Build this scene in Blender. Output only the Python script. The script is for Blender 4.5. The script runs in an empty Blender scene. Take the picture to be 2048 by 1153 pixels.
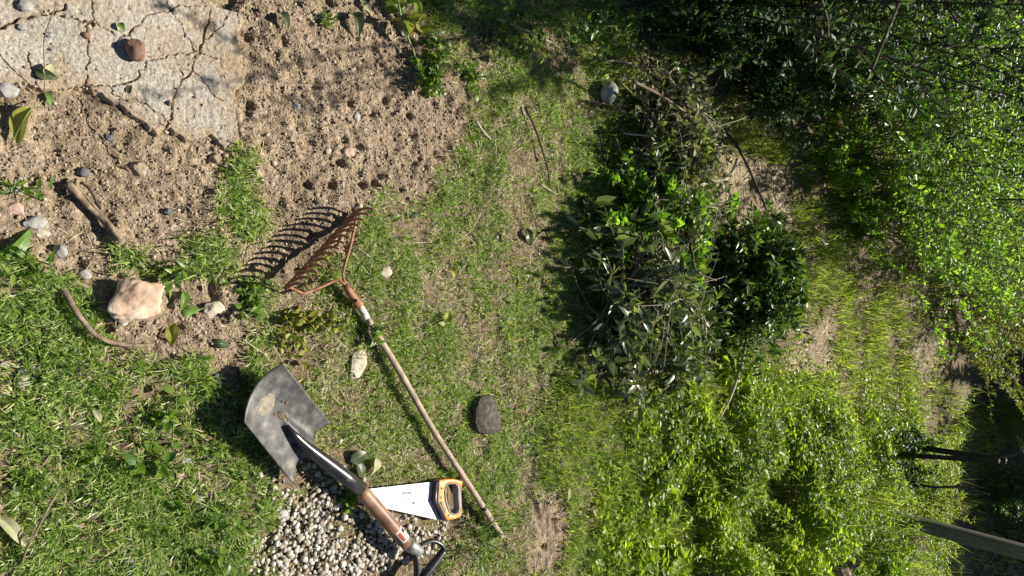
import bpy, math
import numpy as np
from mathutils import Vector, noise as mnoise

# ------------------------------------------------------------------ camera, light
SC = bpy.context.scene
C = SC.collection
PITCH = math.radians(47.0)
SP, CP = math.sin(PITCH), math.cos(PITCH)
CAM_H = 1.6
F = 1420.0                      # focal length in pixels of the 2048 px wide photograph
cam = bpy.data.cameras.new('camera')
cam.sensor_width = 36.0
cam.lens = F / 2048 * 36.0
cam.clip_start = 0.02
cam.clip_end = 500
co = bpy.data.objects.new('camera', cam)
C.objects.link(co)
from mathutils import Matrix
# the phone was held on its side: world up points to the right of the picture
co.matrix_world = Matrix(((0, -1, 0, 0), (SP, 0, -CP, 0), (CP, 0, SP, CAM_H), (0, 0, 0, 1)))
SC.camera = co

SUN_EL = math.radians(45.5)
SUN_AZ = math.radians(1.0)      # sun stands straight ahead (+Y), a hair to the right
w = bpy.data.worlds.new('World')
SC.world = w
w.use_nodes = True
nt = w.node_tree
sky = nt.nodes.new('ShaderNodeTexSky')
sky.sky_type = 'NISHITA'
sky.sun_disc = False
sky.sun_elevation = SUN_EL
sky.sun_rotation = SUN_AZ
sky.air_density = 0.6
sky.dust_density = 0.4
nt.links.new(sky.outputs[0], nt.nodes['Background'].inputs[0])
nt.nodes['Background'].inputs[1].default_value = 0.05
sl = bpy.data.lights.new('sun', 'SUN')
sl.energy = 5.0
sl.angle = math.radians(0.5)
sl.color = (1.0, 0.93, 0.82)
so = bpy.data.objects.new('sun', sl)
C.objects.link(so)
sd = Vector((math.sin(SUN_AZ) * math.cos(SUN_EL), math.cos(SUN_AZ) * math.cos(SUN_EL), math.sin(SUN_EL)))
so.rotation_euler = sd.to_track_quat('Z', 'Y').to_euler()
SC.view_settings.view_transform = 'Standard'
SC.view_settings.look = 'None'
SC.view_settings.exposure = 0.85
SC.view_settings.gamma = 1.0
SC.cycles.max_bounces = 6
SC.cycles.diffuse_bounces = 2
SC.cycles.glossy_bounces = 2
SC.cycles.transmission_bounces = 3
SC.cycles.sample_clamp_indirect = 4.0

RNG = np.random.default_rng(11)
PI = math.pi

# ------------------------------------------------------------------ helpers
def at(px, py, z=0.0):
    """world point at height z seen at photograph pixel px, py"""
    a = (px - 1024) / F
    b = (py - 576.5) / F
    t = (CAM_H - z) / (SP - a * CP)
    return np.array([b * t, (CP + a * SP) * t, z])

def atY(px, py, Y):
    a = (px - 1024) / F
    b = (py - 576.5) / F
    t = Y / (CP + a * SP)
    return np.array([b * t, Y, CAM_H + t * (a * CP - SP)])

def proj(x, y, z=0.0):
    zz = z - CAM_H
    d = np.maximum(y * CP - zz * SP, 1e-3)
    return 1024 + F * (y * SP + zz * CP) / d, 576.5 + F * x / d

def hsh(i, j, s):
    n = (i.astype(np.int64) * 374761393 + j.astype(np.int64) * 668265263 + s * 974634777) & 0xffffffff
    n = ((n ^ (n >> 13)) * 1274126177) & 0xffffffff
    n = n ^ (n >> 16)
    return (n & 0xffff) / 65535.0

def vn(x, y, s=0):
    xi = np.floor(x); yi = np.floor(y)
    u = x - xi; v = y - yi
    u = u * u * (3 - 2 * u); v = v * v * (3 - 2 * v)
    a = hsh(xi, yi, s); b = hsh(xi + 1, yi, s); c = hsh(xi, yi + 1, s); d = hsh(xi + 1, yi + 1, s)
    return (a + (b - a) * u) * (1 - v) + (c + (d - c) * u) * v

def fbm(x, y, f0, o=3, s=0):
    r = 0; amp = 1; tot = 0
    for k in range(o):
        r = r + amp * vn(x * f0, y * f0, s + k * 7)
        tot += amp; amp *= 0.5; f0 *= 2.13
    return r / tot

def poly_sd(px, py, poly):
    """signed distance (positive inside) to a polygon, in the polygon's own units"""
    P = np.array(poly, float)
    Q = np.roll(P, -1, 0)
    best = np.full(px.shape, 1e18)
    ins = np.zeros(px.shape, bool)
    for (ax, ay), (bx, by) in zip(P, Q):
        ex, ey = bx - ax, by - ay
        t = np.clip(((px - ax) * ex + (py - ay) * ey) / (ex * ex + ey * ey + 1e-12), 0, 1)
        best = np.minimum(best, (px - ax - t * ex) ** 2 + (py - ay - t * ey) ** 2)
        cond = ((ay > py) != (by > py)) & (px < ex * (py - ay) / (ey + 1e-12) + ax)
        ins ^= cond
    d = np.sqrt(best)
    return np.where(ins, d, -d)

def gpoly(pts):
    """polygon given in photograph pixels on the ground -> ground coordinates"""
    return [tuple(at(*p)[:2]) for p in pts]

def ramp(x, a, b):
    return np.clip((x - a) / (b - a), 0, 1)

class MB:
    def __init__(s):
        s.v = []; s.f = []; s.n = 0; s.cd = []
    def add(s, V, faces, tint=None):
        V = np.asarray(V, float).reshape(-1, 3)
        for F_ in faces:
            F_ = np.asarray(F_, np.int64)
            if F_.size: s.f.append(F_ + s.n)
        s.v.append(V); s.n += len(V)
        s.cd.append(np.zeros(len(V)) if tint is None else np.broadcast_to(np.asarray(tint, float), (len(V),)))
    def tube(s, pts, rad, n=8, cap=True, squash=None):
        P = np.asarray(pts, float); m = len(P)
        rad = np.broadcast_to(np.asarray(rad, float), (m,))
        T = np.gradient(P, axis=0); T /= np.linalg.norm(T, axis=1)[:, None] + 1e-12
        up = np.array([0, 0, 1.0]) if abs(T[0, 2]) < .9 else np.array([1.0, 0, 0])
        V = []
        N = np.cross(np.cross(T[0], up), T[0]); N /= np.linalg.norm(N)
        ang = np.arange(n) * 2 * PI / n
        for k in range(m):
            N = N - T[k] * (N @ T[k]); N /= np.linalg.norm(N) + 1e-12
            B = np.cross(T[k], N)
            sq = 1.0 if squash is None else squash
            V.append(P[k] + rad[k] * (np.cos(ang)[:, None] * N * sq + np.sin(ang)[:, None] * B))
        V = np.concatenate(V)
        i = np.arange(m - 1)[:, None] * n; j = np.arange(n)[None]; j2 = (j + 1) % n
        q = np.stack([i + j, i + j2, i + n + j2, i + n + j], -1).reshape(-1, 4)
        fs = [q]
        if cap:
            V = np.concatenate([V, P[:1], P[-1:]])
            c0 = m * n; jj = np.arange(n); e = (m - 1) * n
            fs.append(np.stack([np.full(n, c0), (jj + 1) % n, jj], -1))
            fs.append(np.stack([np.full(n, c0 + 1), e + jj, e + (jj + 1) % n], -1))
        s.add(V, fs)
        return s
    def grid(s, G):
        """G: (m,n,3) vertex grid"""
        m, n = G.shape[:2]
        i = np.arange(m - 1)[:, None] * n; j = np.arange(n - 1)[None]
        q = np.stack([i + j, i + j + 1, i + n + j + 1, i + n + j], -1).reshape(-1, 4)
        s.add(G.reshape(-1, 3), [q]); return s
    def prism(s, top, thick, bevel=0.0):
        """closed outline top (n,3) extruded along its normal by thick (downwards)"""
        P = np.asarray(top, float); n = len(P)
        c = P.mean(0)
        nr = np.zeros(3)
        for k in range(n): nr += np.cross(P[k] - c, P[(k + 1) % n] - c)
        nr /= np.linalg.norm(nr)
        if nr[2] < 0: P = P[::-1]; nr = -nr
        d = P - c
        inner = P - bevel * d / (np.linalg.norm(d, axis=1)[:, None] + 1e-9)
        rings = [inner, P - nr * bevel, P - nr * (thick - bevel), inner - nr * thick]
        V = np.concatenate(rings)
        fs = []
        jj = np.arange(n); j2 = (jj + 1) % n
        for k in range(3):
            fs.append(np.stack([k * n + j2, k * n + jj, (k + 1) * n + jj, (k + 1) * n + j2], -1))
        s.add(V, fs)
        s.ng = getattr(s, 'ng', [])
        s.ng.append(list(s.n - 4 * n + jj)); s.ng.append(list((s.n - n + jj)[::-1]))
        return s
    def build(s, name, mat, parent=None, smooth=False, loc=None, label=None):
        V = np.concatenate(s.v)
        me = bpy.data.meshes.new(name)
        base = np.zeros(3)
        r = parent
        while r is not None:
            base = base + np.array(r.location); r = r.parent
        if loc is not None: base = np.array(loc, float)
        V = V - base
        tot = []; idx = []
        for F_ in s.f:
            tot.append(np.full(len(F_), F_.shape[1])); idx.append(F_.reshape(-1))
        for g in getattr(s, 'ng', []):
            tot.append(np.array([len(g)])); idx.append(np.array(g))
        tot = np.concatenate(tot); idx = np.concatenate(idx)
        me.vertices.add(len(V)); me.vertices.foreach_set('co', V.astype(np.float32).ravel())
        me.loops.add(len(idx)); me.loops.foreach_set('vertex_index', idx.astype(np.int32))
        me.polygons.add(len(tot))
        st = np.concatenate([[0], np.cumsum(tot)[:-1]])
        me.polygons.foreach_set('loop_start', st.astype(np.int32))
        me.update(calc_edges=True)
        at_ = me.attributes.new('tint', 'FLOAT', 'POINT')
        at_.data.foreach_set('value', np.concatenate(s.cd).astype(np.float32))
        if smooth: me.polygons.foreach_set('use_smooth', np.ones(len(tot), bool))
        for m_ in (mat if isinstance(mat, (list, tuple)) else [mat]): me.materials.append(m_)
        o = bpy.data.objects.new(name, me)
        C.objects.link(o)
        if parent is not None: o.parent = parent
        elif loc is not None: o.location = loc
        if label: o['label'] = label
        return o

def leafset(mb, P, U, N, L, W, hi=False, curl=0.15, fold=0.3, tint=None):
    P = np.asarray(P, float); n = len(P)
    if n == 0: return
    U = U / (np.linalg.norm(U, axis=1)[:, None] + 1e-9)
    S = np.cross(N, U); S /= np.linalg.norm(S, axis=1)[:, None] + 1e-9
    N = np.cross(U, S)
    L = np.broadcast_to(L, (n,))[:, None]; W = np.broadcast_to(W, (n,))[:, None]
    curl = np.broadcast_to(curl, (n,))[:, None]
    if hi:
        tp = [(0, 0, 0), (.28, 0, 0), (.62, 0, 0), (1, 0, 0), (.26, .5, fold * .5), (.62, .4, fold * .4), (.26, -.5, fold * .5), (.62, -.4, fold * .4)]
        tri = [(0, 1, 4), (2, 3, 5), (0, 6, 1), (2, 7, 3)]; quad = [(1, 2, 5, 4), (1, 6, 7, 2)]
    else:
        tp = [(0, 0, 0), (.42, .5, fold * .5), (1, 0, 0), (.42, -.5, fold * .5)]
        tri = [(0, 2, 1), (0, 3, 2)]; quad = []
    V = np.stack([P + U * L * a + S * W * b + N * (W * d - curl * L * a * a) for a, b, d in tp], 1)
    k = len(tp)
    o = np.arange(n)[:, None] * k
    fs = [np.concatenate([o + np.array(t)[None] for t in tri])]
    if quad: fs.append(np.concatenate([o + np.array(t)[None] for t in quad]))
    if tint is not None: tint = np.repeat(tint, k)
    mb.add(V.reshape(-1, 3), fs, tint)

def blades(mb, P, az, l1, l2, L, W, tint=None):
    """bent grass blades: az heading, l1/l2 lean of the lower and upper half"""
    n = len(P)
    d = np.stack([np.cos(az), np.sin(az), np.zeros(n)], -1)
    tw = RNG.uniform(-1.0, 1.0, n) + az + PI / 2
    s_ = np.stack([np.cos(tw), np.sin(tw), np.zeros(n)], -1) * (W * .5)[:, None]
    z = np.array([0, 0, 1.0])
    M = P + (L * .5)[:, None] * (np.cos(l1)[:, None] * z + np.sin(l1)[:, None] * d)
    T = M + (L * .5)[:, None] * (np.cos(l2)[:, None] * z + np.sin(l2)[:, None] * d)
    V = np.stack([P - s_, P + s_, M + s_ * .85, M - s_ * .85, T], 1).reshape(-1, 3)
    o = np.arange(n)[:, None] * 5
    mb.add(V, [o + np.array([[0, 1, 2, 3]]), o + np.array([[3, 2, 4]])], None if tint is None else np.repeat(tint, 5))

def rock_geo(size, seed, sub=3, amp=.22, planes=7, freq=1.6):
    """a broken stone: sphere cut by planes and roughened; size = (x,y,z) full extents"""
    import bmesh
    bm = bmesh.new()
    bmesh.ops.create_icosphere(bm, subdivisions=sub, radius=1.0)
    rg = np.random.default_rng(seed)
    V = np.array([v.co[:] for v in bm.verts]); Fc = np.array([[v.index for v in f.verts] for f in bm.faces])
    bm.free()
    for k in range(planes):
        nrm = rg.normal(size=3); nrm /= np.linalg.norm(nrm)
        dd = rg.uniform(.62, .88)
        h_ = V @ nrm
        V = V - np.where(h_ > dd, (h_ - dd) * .93, 0)[:, None] * nrm
    off = Vector(rg.uniform(-50, 50, 3))
    nz = np.array([mnoise.fractal(Vector(v) * freq + off, 1.0, 2.1, 4) for v in V])
    V = V * (1 + amp * nz)[:, None]
    lo, hi = V.min(0), V.max(0)
    V = (V - (lo + hi) / 2) / (hi - lo) * np.array(size)
    return V, Fc

def rotz(V, a):
    c_, s_ = math.cos(a), math.sin(a)
    return V @ np.array([[c_, s_, 0], [-s_, c_, 0], [0, 0, 1]])

def T(o, label, cat, group=None, kind=None):
    if label: o['label'] = label
    if cat: o['category'] = cat
    if group: o['group'] = group
    if kind: o['kind'] = kind
    return o

def thing(name, loc, label, cat, group=None):
    o = bpy.data.objects.new(name, None)
    o.empty_display_size = .05
    C.objects.link(o)
    o.location = [float(q) for q in loc]
    return T(o, label, cat, group)

# ------------------------------------------------------------------ materials
def mat(name):
    m = bpy.data.materials.new(name); m.use_nodes = True
    n = m.node_tree; b = n.nodes['Principled BSDF']
    return m, n, b

def nd(n, t, **kw):
    x = n.nodes.new(t)
    for k, v in kw.items():
        if hasattr(x, k): setattr(x, k, v)
        else: x.inputs[k].default_value = v
    return x

def cramp(n, stops, src):
    r = n.nodes.new('ShaderNodeValToRGB')
    e = r.color_ramp.elements
    while len(e) > 1: e.remove(e[-1])
    for k, (p, c) in enumerate(stops):
        q = e[0] if k == 0 else e.new(p)
        q.position = p; q.color = (*c, 1)
    n.links.new(src, r.inputs[0])
    return r.outputs[0]

def m_leaf(name, cols, trans=.35, rough=.45, spec=.4, tcol=1.4, noise_scale=0):
    """leaf: colour varies from leaf to leaf; light shines through it"""
    m, n, b = mat(name)
    g = nd(n, 'ShaderNodeNewGeometry')
    k = len(cols)
    src = g.outputs['Random Per Island']
    if noise_scale:
        tx = nd(n, 'ShaderNodeTexNoise'); tx.inputs['Scale'].default_value = noise_scale
        gm = nd(n, 'ShaderNodeNewGeometry')
        n.links.new(gm.outputs['Position'], tx.inputs['Vector'])
        mm = nd(n, 'ShaderNodeMath', operation='MULTIPLY_ADD')
        n.links.new(tx.outputs[0], mm.inputs[0]); mm.inputs[1].default_value = 1.4; mm.inputs[2].default_value = -.45
        m2 = nd(n, 'ShaderNodeMath', operation='MULTIPLY_ADD')
        n.links.new(src, m2.inputs[0]); m2.inputs[1].default_value = .5
        n.links.new(mm.outputs[0], m2.inputs[2])
        m3 = nd(n, 'ShaderNodeMath', operation='MULTIPLY_ADD'); m3.inputs[1].default_value = .8; m3.inputs[2].default_value = .0
        n.links.new(m2.outputs[0], m3.inputs[0])
        src = m3.outputs[0]
    col = cramp(n, [(i / max(1, k - 1), c) for i, c in enumerate(cols)], src)
    n.links.new(col, b.inputs['Base Color'])
    b.inputs['Roughness'].default_value = rough
    b.inputs['Specular IOR Level'].default_value = spec
    t = nd(n, 'ShaderNodeBsdfTranslucent')
    mx = nd(n, 'ShaderNodeMix', data_type='RGBA', blend_type='MULTIPLY')
    mx.inputs[0].default_value = 1
    n.links.new(col, mx.inputs[6]); mx.inputs[7].default_value = (tcol * 1.05, tcol * 1.15, tcol * .5, 1)
    n.links.new(mx.outputs[2], t.inputs[0])
    s = nd(n, 'ShaderNodeMixShader'); s.inputs[0].default_value = trans
    n.links.new(b.outputs[0], s.inputs[1]); n.links.new(t.outputs[0], s.inputs[2])
    n.links.new(s.outputs[0], n.nodes['Material Output'].inputs[0])
    return m

def m_noise(name, stops, scale, rough=.9, bump=.3, bscale=None, detail=6, stretch=None, spec=.3, metal=0.0, bdist=.004, island=False):
    m, n, b = mat(name)
    tc = nd(n, 'ShaderNodeTexCoord')
    v = tc.outputs['Object']
    if stretch:
        mp = nd(n, 'ShaderNodeMapping'); mp.inputs['Scale'].default_value = stretch
        n.links.new(v, mp.inputs[0]); v = mp.outputs[0]
    tx = nd(n, 'ShaderNodeTexNoise'); tx.inputs['Scale'].default_value = scale; tx.inputs['Detail'].default_value = detail
    n.links.new(v, tx.inputs['Vector'])
    src = tx.outputs[0]
    if island:
        g = nd(n, 'ShaderNodeNewGeometry')
        mm = nd(n, 'ShaderNodeMath', operation='MULTIPLY_ADD'); mm.inputs[1].default_value = .35; mm.inputs[2].default_value = -.0
        n.links.new(src, mm.inputs[0])
        m2 = nd(n, 'ShaderNodeMath', operation='MULTIPLY_ADD'); m2.inputs[1].default_value = .65
        n.links.new(g.outputs['Random Per Island'], m2.inputs[0]); n.links.new(mm.outputs[0], m2.inputs[2])
        src = m2.outputs[0]
    n.links.new(cramp(n, stops, src), b.inputs['Base Color'])
    b.inputs['Roughness'].default_value = rough
    b.inputs['Metallic'].default_value = metal
    b.inputs['Specular IOR Level'].default_value = spec
    if bump:
        t2 = nd(n, 'ShaderNodeTexNoise'); t2.inputs['Scale'].default_value = bscale or scale * 3; t2.inputs['Detail'].default_value = 8
        n.links.new(v, t2.inputs['Vector'])
        bp = nd(n, 'ShaderNodeBump'); bp.inputs['Strength'].default_value = bump; bp.inputs['Distance'].default_value = bdist
        n.links.new(t2.outputs[0], bp.inputs['Height']); n.links.new(bp.outputs[0], b.inputs['Normal'])
    return m

def m_earth():
    """ground: pale gritty soil, darker humus under the plants and painted shade (vertex layer), straw-coloured path"""
    m, n, b = mat('earth')
    tc = nd(n, 'ShaderNodeTexCoord'); v = tc.outputs['Object']
    def nz(s, d=5):
        t = nd(n, 'ShaderNodeTexNoise'); t.inputs['Scale'].default_value = s; t.inputs['Detail'].default_value = d
        n.links.new(v, t.inputs['Vector']); return t.outputs[0]
    soil = cramp(n, [(.25, (.125, .096, .066)), (.45, (.235, .187, .13)), (.58, (.34, .277, .20)), (.75, (.49, .42, .32))], nz(95, 8))
    big = cramp(n, [(.3, (.74, .70, .66)), (.65, (1.05, 1.03, 1.0))], nz(4, 4))
    mx = nd(n, 'ShaderNodeMix', data_type='RGBA', blend_type='MULTIPLY'); mx.inputs[0].default_value = 1
    n.links.new(soil, mx.inputs[6]); n.links.new(big, mx.inputs[7])
    hum_shade = cramp(n, [(.3, (.04, .03, .018)), (.5, (.10, .074, .046)), (.7, (.22, .175, .11))], nz(120, 8))
    at_ = nd(n, 'ShaderNodeAttribute', attribute_name='tint')
    m2 = nd(n, 'ShaderNodeMix', data_type='RGBA')
    n.links.new(at_.outputs['Fac'], m2.inputs[0]); n.links.new(mx.outputs[2], m2.inputs[6]); n.links.new(hum_shade, m2.inputs[7])
    n.links.new(m2.outputs[2], b.inputs['Base Color'])
    b.inputs['Roughness'].default_value = .95; b.inputs['Specular IOR Level'].default_value = .15
    bp = nd(n, 'ShaderNodeBump'); bp.inputs['Strength'].default_value = .9; bp.inputs['Distance'].default_value = .006
    n.links.new(nz(170, 6), bp.inputs['Height']); n.links.new(bp.outputs[0], b.inputs['Normal'])
    return m

def m_slab():
    m, n, b = mat('old_concrete')
    tc = nd(n, 'ShaderNodeTexCoord'); v = tc.outputs['Object']
    def nz(s, d=5):
        t = nd(n, 'ShaderNodeTexNoise'); t.inputs['Scale'].default_value = s; t.inputs['Detail'].default_value = d
        n.links.new(v, t.inputs['Vector']); return t.outputs[0]
    fine = cramp(n, [(.28, (.13, .12, .105)), (.42, (.29, .275, .245)), (.6, (.40, .38, .335)), (.78, (.55, .525, .47))], nz(210, 8))
    big = cramp(n, [(.3, (.78, .77, .76)), (.6, (1.05, 1.02, .97))], nz(7, 4))
    mx = nd(n, 'ShaderNodeMix', data_type='RGBA', blend_type='MULTIPLY'); mx.inputs[0].default_value = 1
    n.links.new(fine, mx.inputs[6]); n.links.new(big, mx.inputs[7])
    soil = cramp(n, [(.3, (.17, .125, .085)), (.55, (.32, .25, .17)), (.75, (.46, .38, .27))], nz(150, 8))
    at_ = nd(n, 'ShaderNodeAttribute', attribute_name='tint')
    m2 = nd(n, 'ShaderNodeMix', data_type='RGBA')
    n.links.new(at_.outputs['Fac'], m2.inputs[0]); n.links.new(mx.outputs[2], m2.inputs[6]); n.links.new(soil, m2.inputs[7])
    n.links.new(m2.outputs[2], b.inputs['Base Color'])
    b.inputs['Roughness'].default_value = .92; b.inputs['Specular IOR Level'].default_value = .2
    bp = nd(n, 'ShaderNodeBump'); bp.inputs['Strength'].default_value = .8; bp.inputs['Distance'].default_value = .003
    n.links.new(nz(260, 6), bp.inputs['Height']); n.links.new(bp.outputs[0], b.inputs['Normal'])
    return m

M = {}
M['earth'] = m_earth()
M['slab'] = m_slab()
M['grass'] = m_leaf('grass_blade', [(.07, .125, .025), (.15, .24, .045), (.23, .335, .07), (.34, .43, .12), (.50, .55, .27)], .40, .34, .6, 1.7)
M['lawn'] = m_leaf('far_grass', [(.09, .14, .025), (.19, .26, .045), (.29, .35, .07), (.44, .47, .18)], .42, .42, .45, 1.6)
M['straw'] = m_leaf('dry_straw', [(.26, .20, .11), (.42, .34, .21), (.56, .48, .32), (.66, .59, .43)], .2, .6, .3, 1.0)
M['weed'] = m_leaf('weed_leaf', [(.035, .085, .012), (.065, .135, .018), (.10, .185, .02), (.155, .245, .03), (.22, .29, .05)], .45, .4, .5, 1.6)
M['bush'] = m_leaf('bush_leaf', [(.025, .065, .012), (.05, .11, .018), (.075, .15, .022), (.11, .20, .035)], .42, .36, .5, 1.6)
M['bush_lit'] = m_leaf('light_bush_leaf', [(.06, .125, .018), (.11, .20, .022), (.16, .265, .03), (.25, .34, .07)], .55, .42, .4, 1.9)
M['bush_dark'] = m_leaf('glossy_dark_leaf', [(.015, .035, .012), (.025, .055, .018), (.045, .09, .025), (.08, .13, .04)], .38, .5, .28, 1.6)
M['bush_yellow'] = m_leaf('yellow_bush_leaf', [(.10, .16, .025), (.18, .24, .03), (.28, .30, .04), (.40, .36, .05)], .45, .45, .4, 1.4)
M['big_leaf'] = m_leaf('large_cut_leaf', [(.035, .052, .032), (.06, .085, .05), (.10, .13, .075), (.19, .23, .09)], .30, .28, .7, 1.7)
M['cut_leaf'] = m_leaf('small_cut_leaf', [(.03, .065, .012), (.055, .105, .018), (.09, .15, .025), (.17, .23, .06)], .38, .36, .55, 1.6)
M['bright_cut_leaf'] = m_leaf('bright_cut_leaf', [(.05, .11, .014), (.10, .19, .02), (.16, .26, .03), (.24, .34, .07)], .5, .36, .5, 1.9)
M['dull_cut_leaf'] = m_leaf('dull_cut_leaf', [(.045, .07, .022), (.085, .12, .04), (.14, .18, .06), (.26, .30, .13)], .38, .4, .5, 1.6)
M['wilt_leaf'] = m_leaf('wilted_leaf', [(.12, .14, .05), (.24, .24, .13), (.36, .35, .23), (.14, .18, .05)], .25, .6, .3, 1.1)
M['twig'] = m_noise('twig_bark', [(.3, (.10, .075, .05)), (.6, (.24, .18, .12)), (.8, (.38, .31, .22))], 60, .85, .4, stretch=None)
M['twig_dark'] = m_noise('dark_bark', [(.3, (.025, .02, .014)), (.7, (.09, .07, .05))], 60, .8, .4)
M['twig_pale'] = m_noise('pale_wood', [(.3, (.30, .25, .17)), (.7, (.55, .49, .38))], 50, .8, .3)
M['green_stem'] = m_noise('green_stem', [(.3, (.10, .16, .04)), (.7, (.24, .28, .09))], 30, .5, .1)
M['log'] = m_noise('weathered_log', [(.25, (.07, .05, .035)), (.45, (.19, .14, .095)), (.62, (.32, .25, .17)), (.8, (.44, .36, .26))], 40, .85, .8, bscale=90, bdist=.006)
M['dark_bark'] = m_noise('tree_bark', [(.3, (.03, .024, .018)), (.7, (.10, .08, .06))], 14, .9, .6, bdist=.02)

# ------------------------------------------------------------------ ground regions (outlines on the ground)
SLAB = gpoly([(-150, -60), (500, -60), (492, 30), (503, 60), (480, 90), (490, 130), (480, 170), (484, 215), (470, 255), (478, 285),
              (447, 302), (420, 286), (385, 292), (340, 274), (312, 292), (280, 256), (240, 226), (200, 205), (165, 186), (120, 180), (75, 195), (40, 190), (-150, 215)])
SOIL = gpoly([(-200, -200), (850, -200), (850, 0), (862, 90), (905, 150), (925, 215), (930, 262), (905, 305), (885, 345), (868, 395), (790, 392), (748, 405),
              (742, 440), (700, 520), (640, 520), (585, 575), (560, 545), (505, 560), (480, 640), (492, 700), (500, 730), (490, 790), (440, 790), (410, 700), (330, 720), (230, 690), (200, 640),
              (140, 560), (60, 545), (-10, 520), (-200, 520)])
GRAVEL = gpoly([(480, 1300), (492, 1090), (555, 1005), (560, 965), (600, 940), (660, 955), (700, 990), (745, 1030), (800, 1045), (850, 1065), (905, 1030), (945, 1000), (935, 1050), (895, 1110), (860, 1300)])
PATH = gpoly([(1395, 255), (1440, 270), (1475, 320), (1530, 335), (1575, 352), (1572, 420), (1590, 470), (1555, 480), (1500, 450), (1440, 450), (1400, 420)])
BARE = [gpoly([(1060, 1000), (1100, 985), (1125, 1040), (1110, 1160), (1050, 1160)]),
        gpoly([(1195, 1090), (1215, 1090), (1215, 1160), (1190, 1160)]),
        gpoly([(1600, 665), (1660, 655), (1650, 735), (1560, 745)]),
        gpoly([(1800, 665), (1850, 670), (1870, 690), (1862, 740), (1835, 745), (1805, 715)]),
        gpoly([(1900, 730), (1985, 725), (1985, 800), (1925, 800)]),
        gpoly([(1745, 535), (1790, 550), (1790, 572), (1755, 560)]),
        gpoly([(1385, 650), (1450, 650), (1440, 720), (1390, 730)]),
        gpoly([(380, 690), (470, 700), (490, 780), (400, 770)]),
        gpoly([(210, 690), (260, 690), (255, 740), (215, 730)])]
UNDER = gpoly([(1260, 1400), (1290, 1010), (1285, 930), (1330, 900), (1360, 800), (1420, 780), (1530, 810), (1600, 770), (1700, 765), (1790, 770),
               (1850, 780), (1880, 800), (1960, 800), (1985, 880), (1900, 950), (1870, 1010), (1890, 1070), (1910, 1400)])
LAWN = gpoly([(1140, 1400), (1110, 760), (1150, 740), (1400, 740), (1660, 745), (1640, 620), (1590, 490), (1572, 355), (1470, 300), (1440, 240), (1480, 230), (1640, 400), (1780, 600), (1830, 700), (1800, 1400)])

def region(poly, x, y, jit=.03, f=9, s=3):
    return poly_sd(x, y, poly) + (fbm(x, y, f, 3, s) - .5) * 2 * jit

def slab_sd(x, y):
    return poly_sd(x, y, SLAB) + (fbm(x, y, 17, 3, 4) - .47) * .055 + (fbm(x, y, 70, 2, 6) - .5) * .014

def earth_height(x, y):
    z = (fbm(x, y, 3.0, 3, 41) - .5) * .05
    z = z + (fbm(x, y, 22, 2, 5) - .5) * .014
    return z

def soilness(x, y):
    """1 on open soil, 0 under grass"""
    a = region(SOIL, x, y, .045, 12, 8)
    v = ramp(a, -.015, .02)
    for k, q in enumerate(BARE):
        v = np.maximum(v, ramp(region(q, x, y, .05, 10, 60 + k), -.03, .03))
    return np.maximum(v, ramp(region(PATH, x, y, .06, 7, 77), -.03, .03))

# ground sheet: fine where the camera stands over it, coarse out to the horizon
def axis(lo, hi, fine_lo, fine_hi, step, grow=1.12):
    a = list(np.arange(fine_lo, fine_hi, step))
    s_ = step
    while a[-1] < hi: s_ *= grow; a.append(a[-1] + s_)
    s_ = step
    while a[0] > lo: s_ *= grow; a.insert(0, a[0] - s_)
    return np.array(a)
gx = axis(-60, 60, -1.05, 1.05, .0065)
gy = axis(-25, 90, .12, 1.75, .0065)
X, Y = np.meshgrid(gx, gy, indexing='ij')
Z = earth_height(X, Y)
near = ((np.abs(X) < 1.6) & (Y < 2.6) & (Y > -.2))
so_ = soilness(X, Y)
grit = np.where(near, (fbm(X, Y, 75, 2, 21) - .5) * .018 + np.maximum(fbm(X, Y, 38, 2, 29) - .60, 0) * .03, 0)
hol = np.where(near, -np.maximum(.20 - fbm(X, Y, 24, 1, 33), 0) * .10, 0)
Z = Z + (grit + hol) * (.25 + .75 * so_)
sdS = slab_sd(X, Y)
Z = np.where(sdS > -.02, np.minimum(Z, Z * .3 - .004), Z)
# the slab area stays below the slab
Z = np.where(sdS > .012, -.03, Z)
Z -= np.where(near, ramp(region(GRAVEL, X, Y, .02), 0, .03) * .012, 0)
for px_, py_ in ((618, 370), (666, 369), (727, 371), (752, 370), (684, 326), (703, 205), (820, 232), (722, 292)):   # small holes left by the rake's teeth
    q_ = at(px_, py_)
    Z -= .028 * np.exp(-(((X - q_[0]) ** 2 + (Y - q_[1]) ** 2) / .0105 ** 2) ** 2)
mb = MB(); mb.grid(np.stack([X, Y, Z], -1))
hum_shade = 1 - so_
hum_shade = np.maximum(hum_shade * .62 * (.5 + fbm(X, Y, 9, 3, 51)), ramp(fbm(X, Y, 5, 3, 50), .58, .75) * .35)
hum_shade = np.maximum(hum_shade, ramp(Y, 5.8, 6.6)); hum_shade = np.maximum(hum_shade, ramp(-.55 - X - .12 * Y, -.15, .15) * ramp(Y, 1.5, 2.0))  # shade at the far end and by the dark bushes, painted into the earth tint
mb.cd[0] = hum_shade.ravel()
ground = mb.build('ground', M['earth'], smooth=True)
T(ground, 'pale gritty garden soil sloping away under grass and weeds', 'ground', kind='structure')

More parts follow.
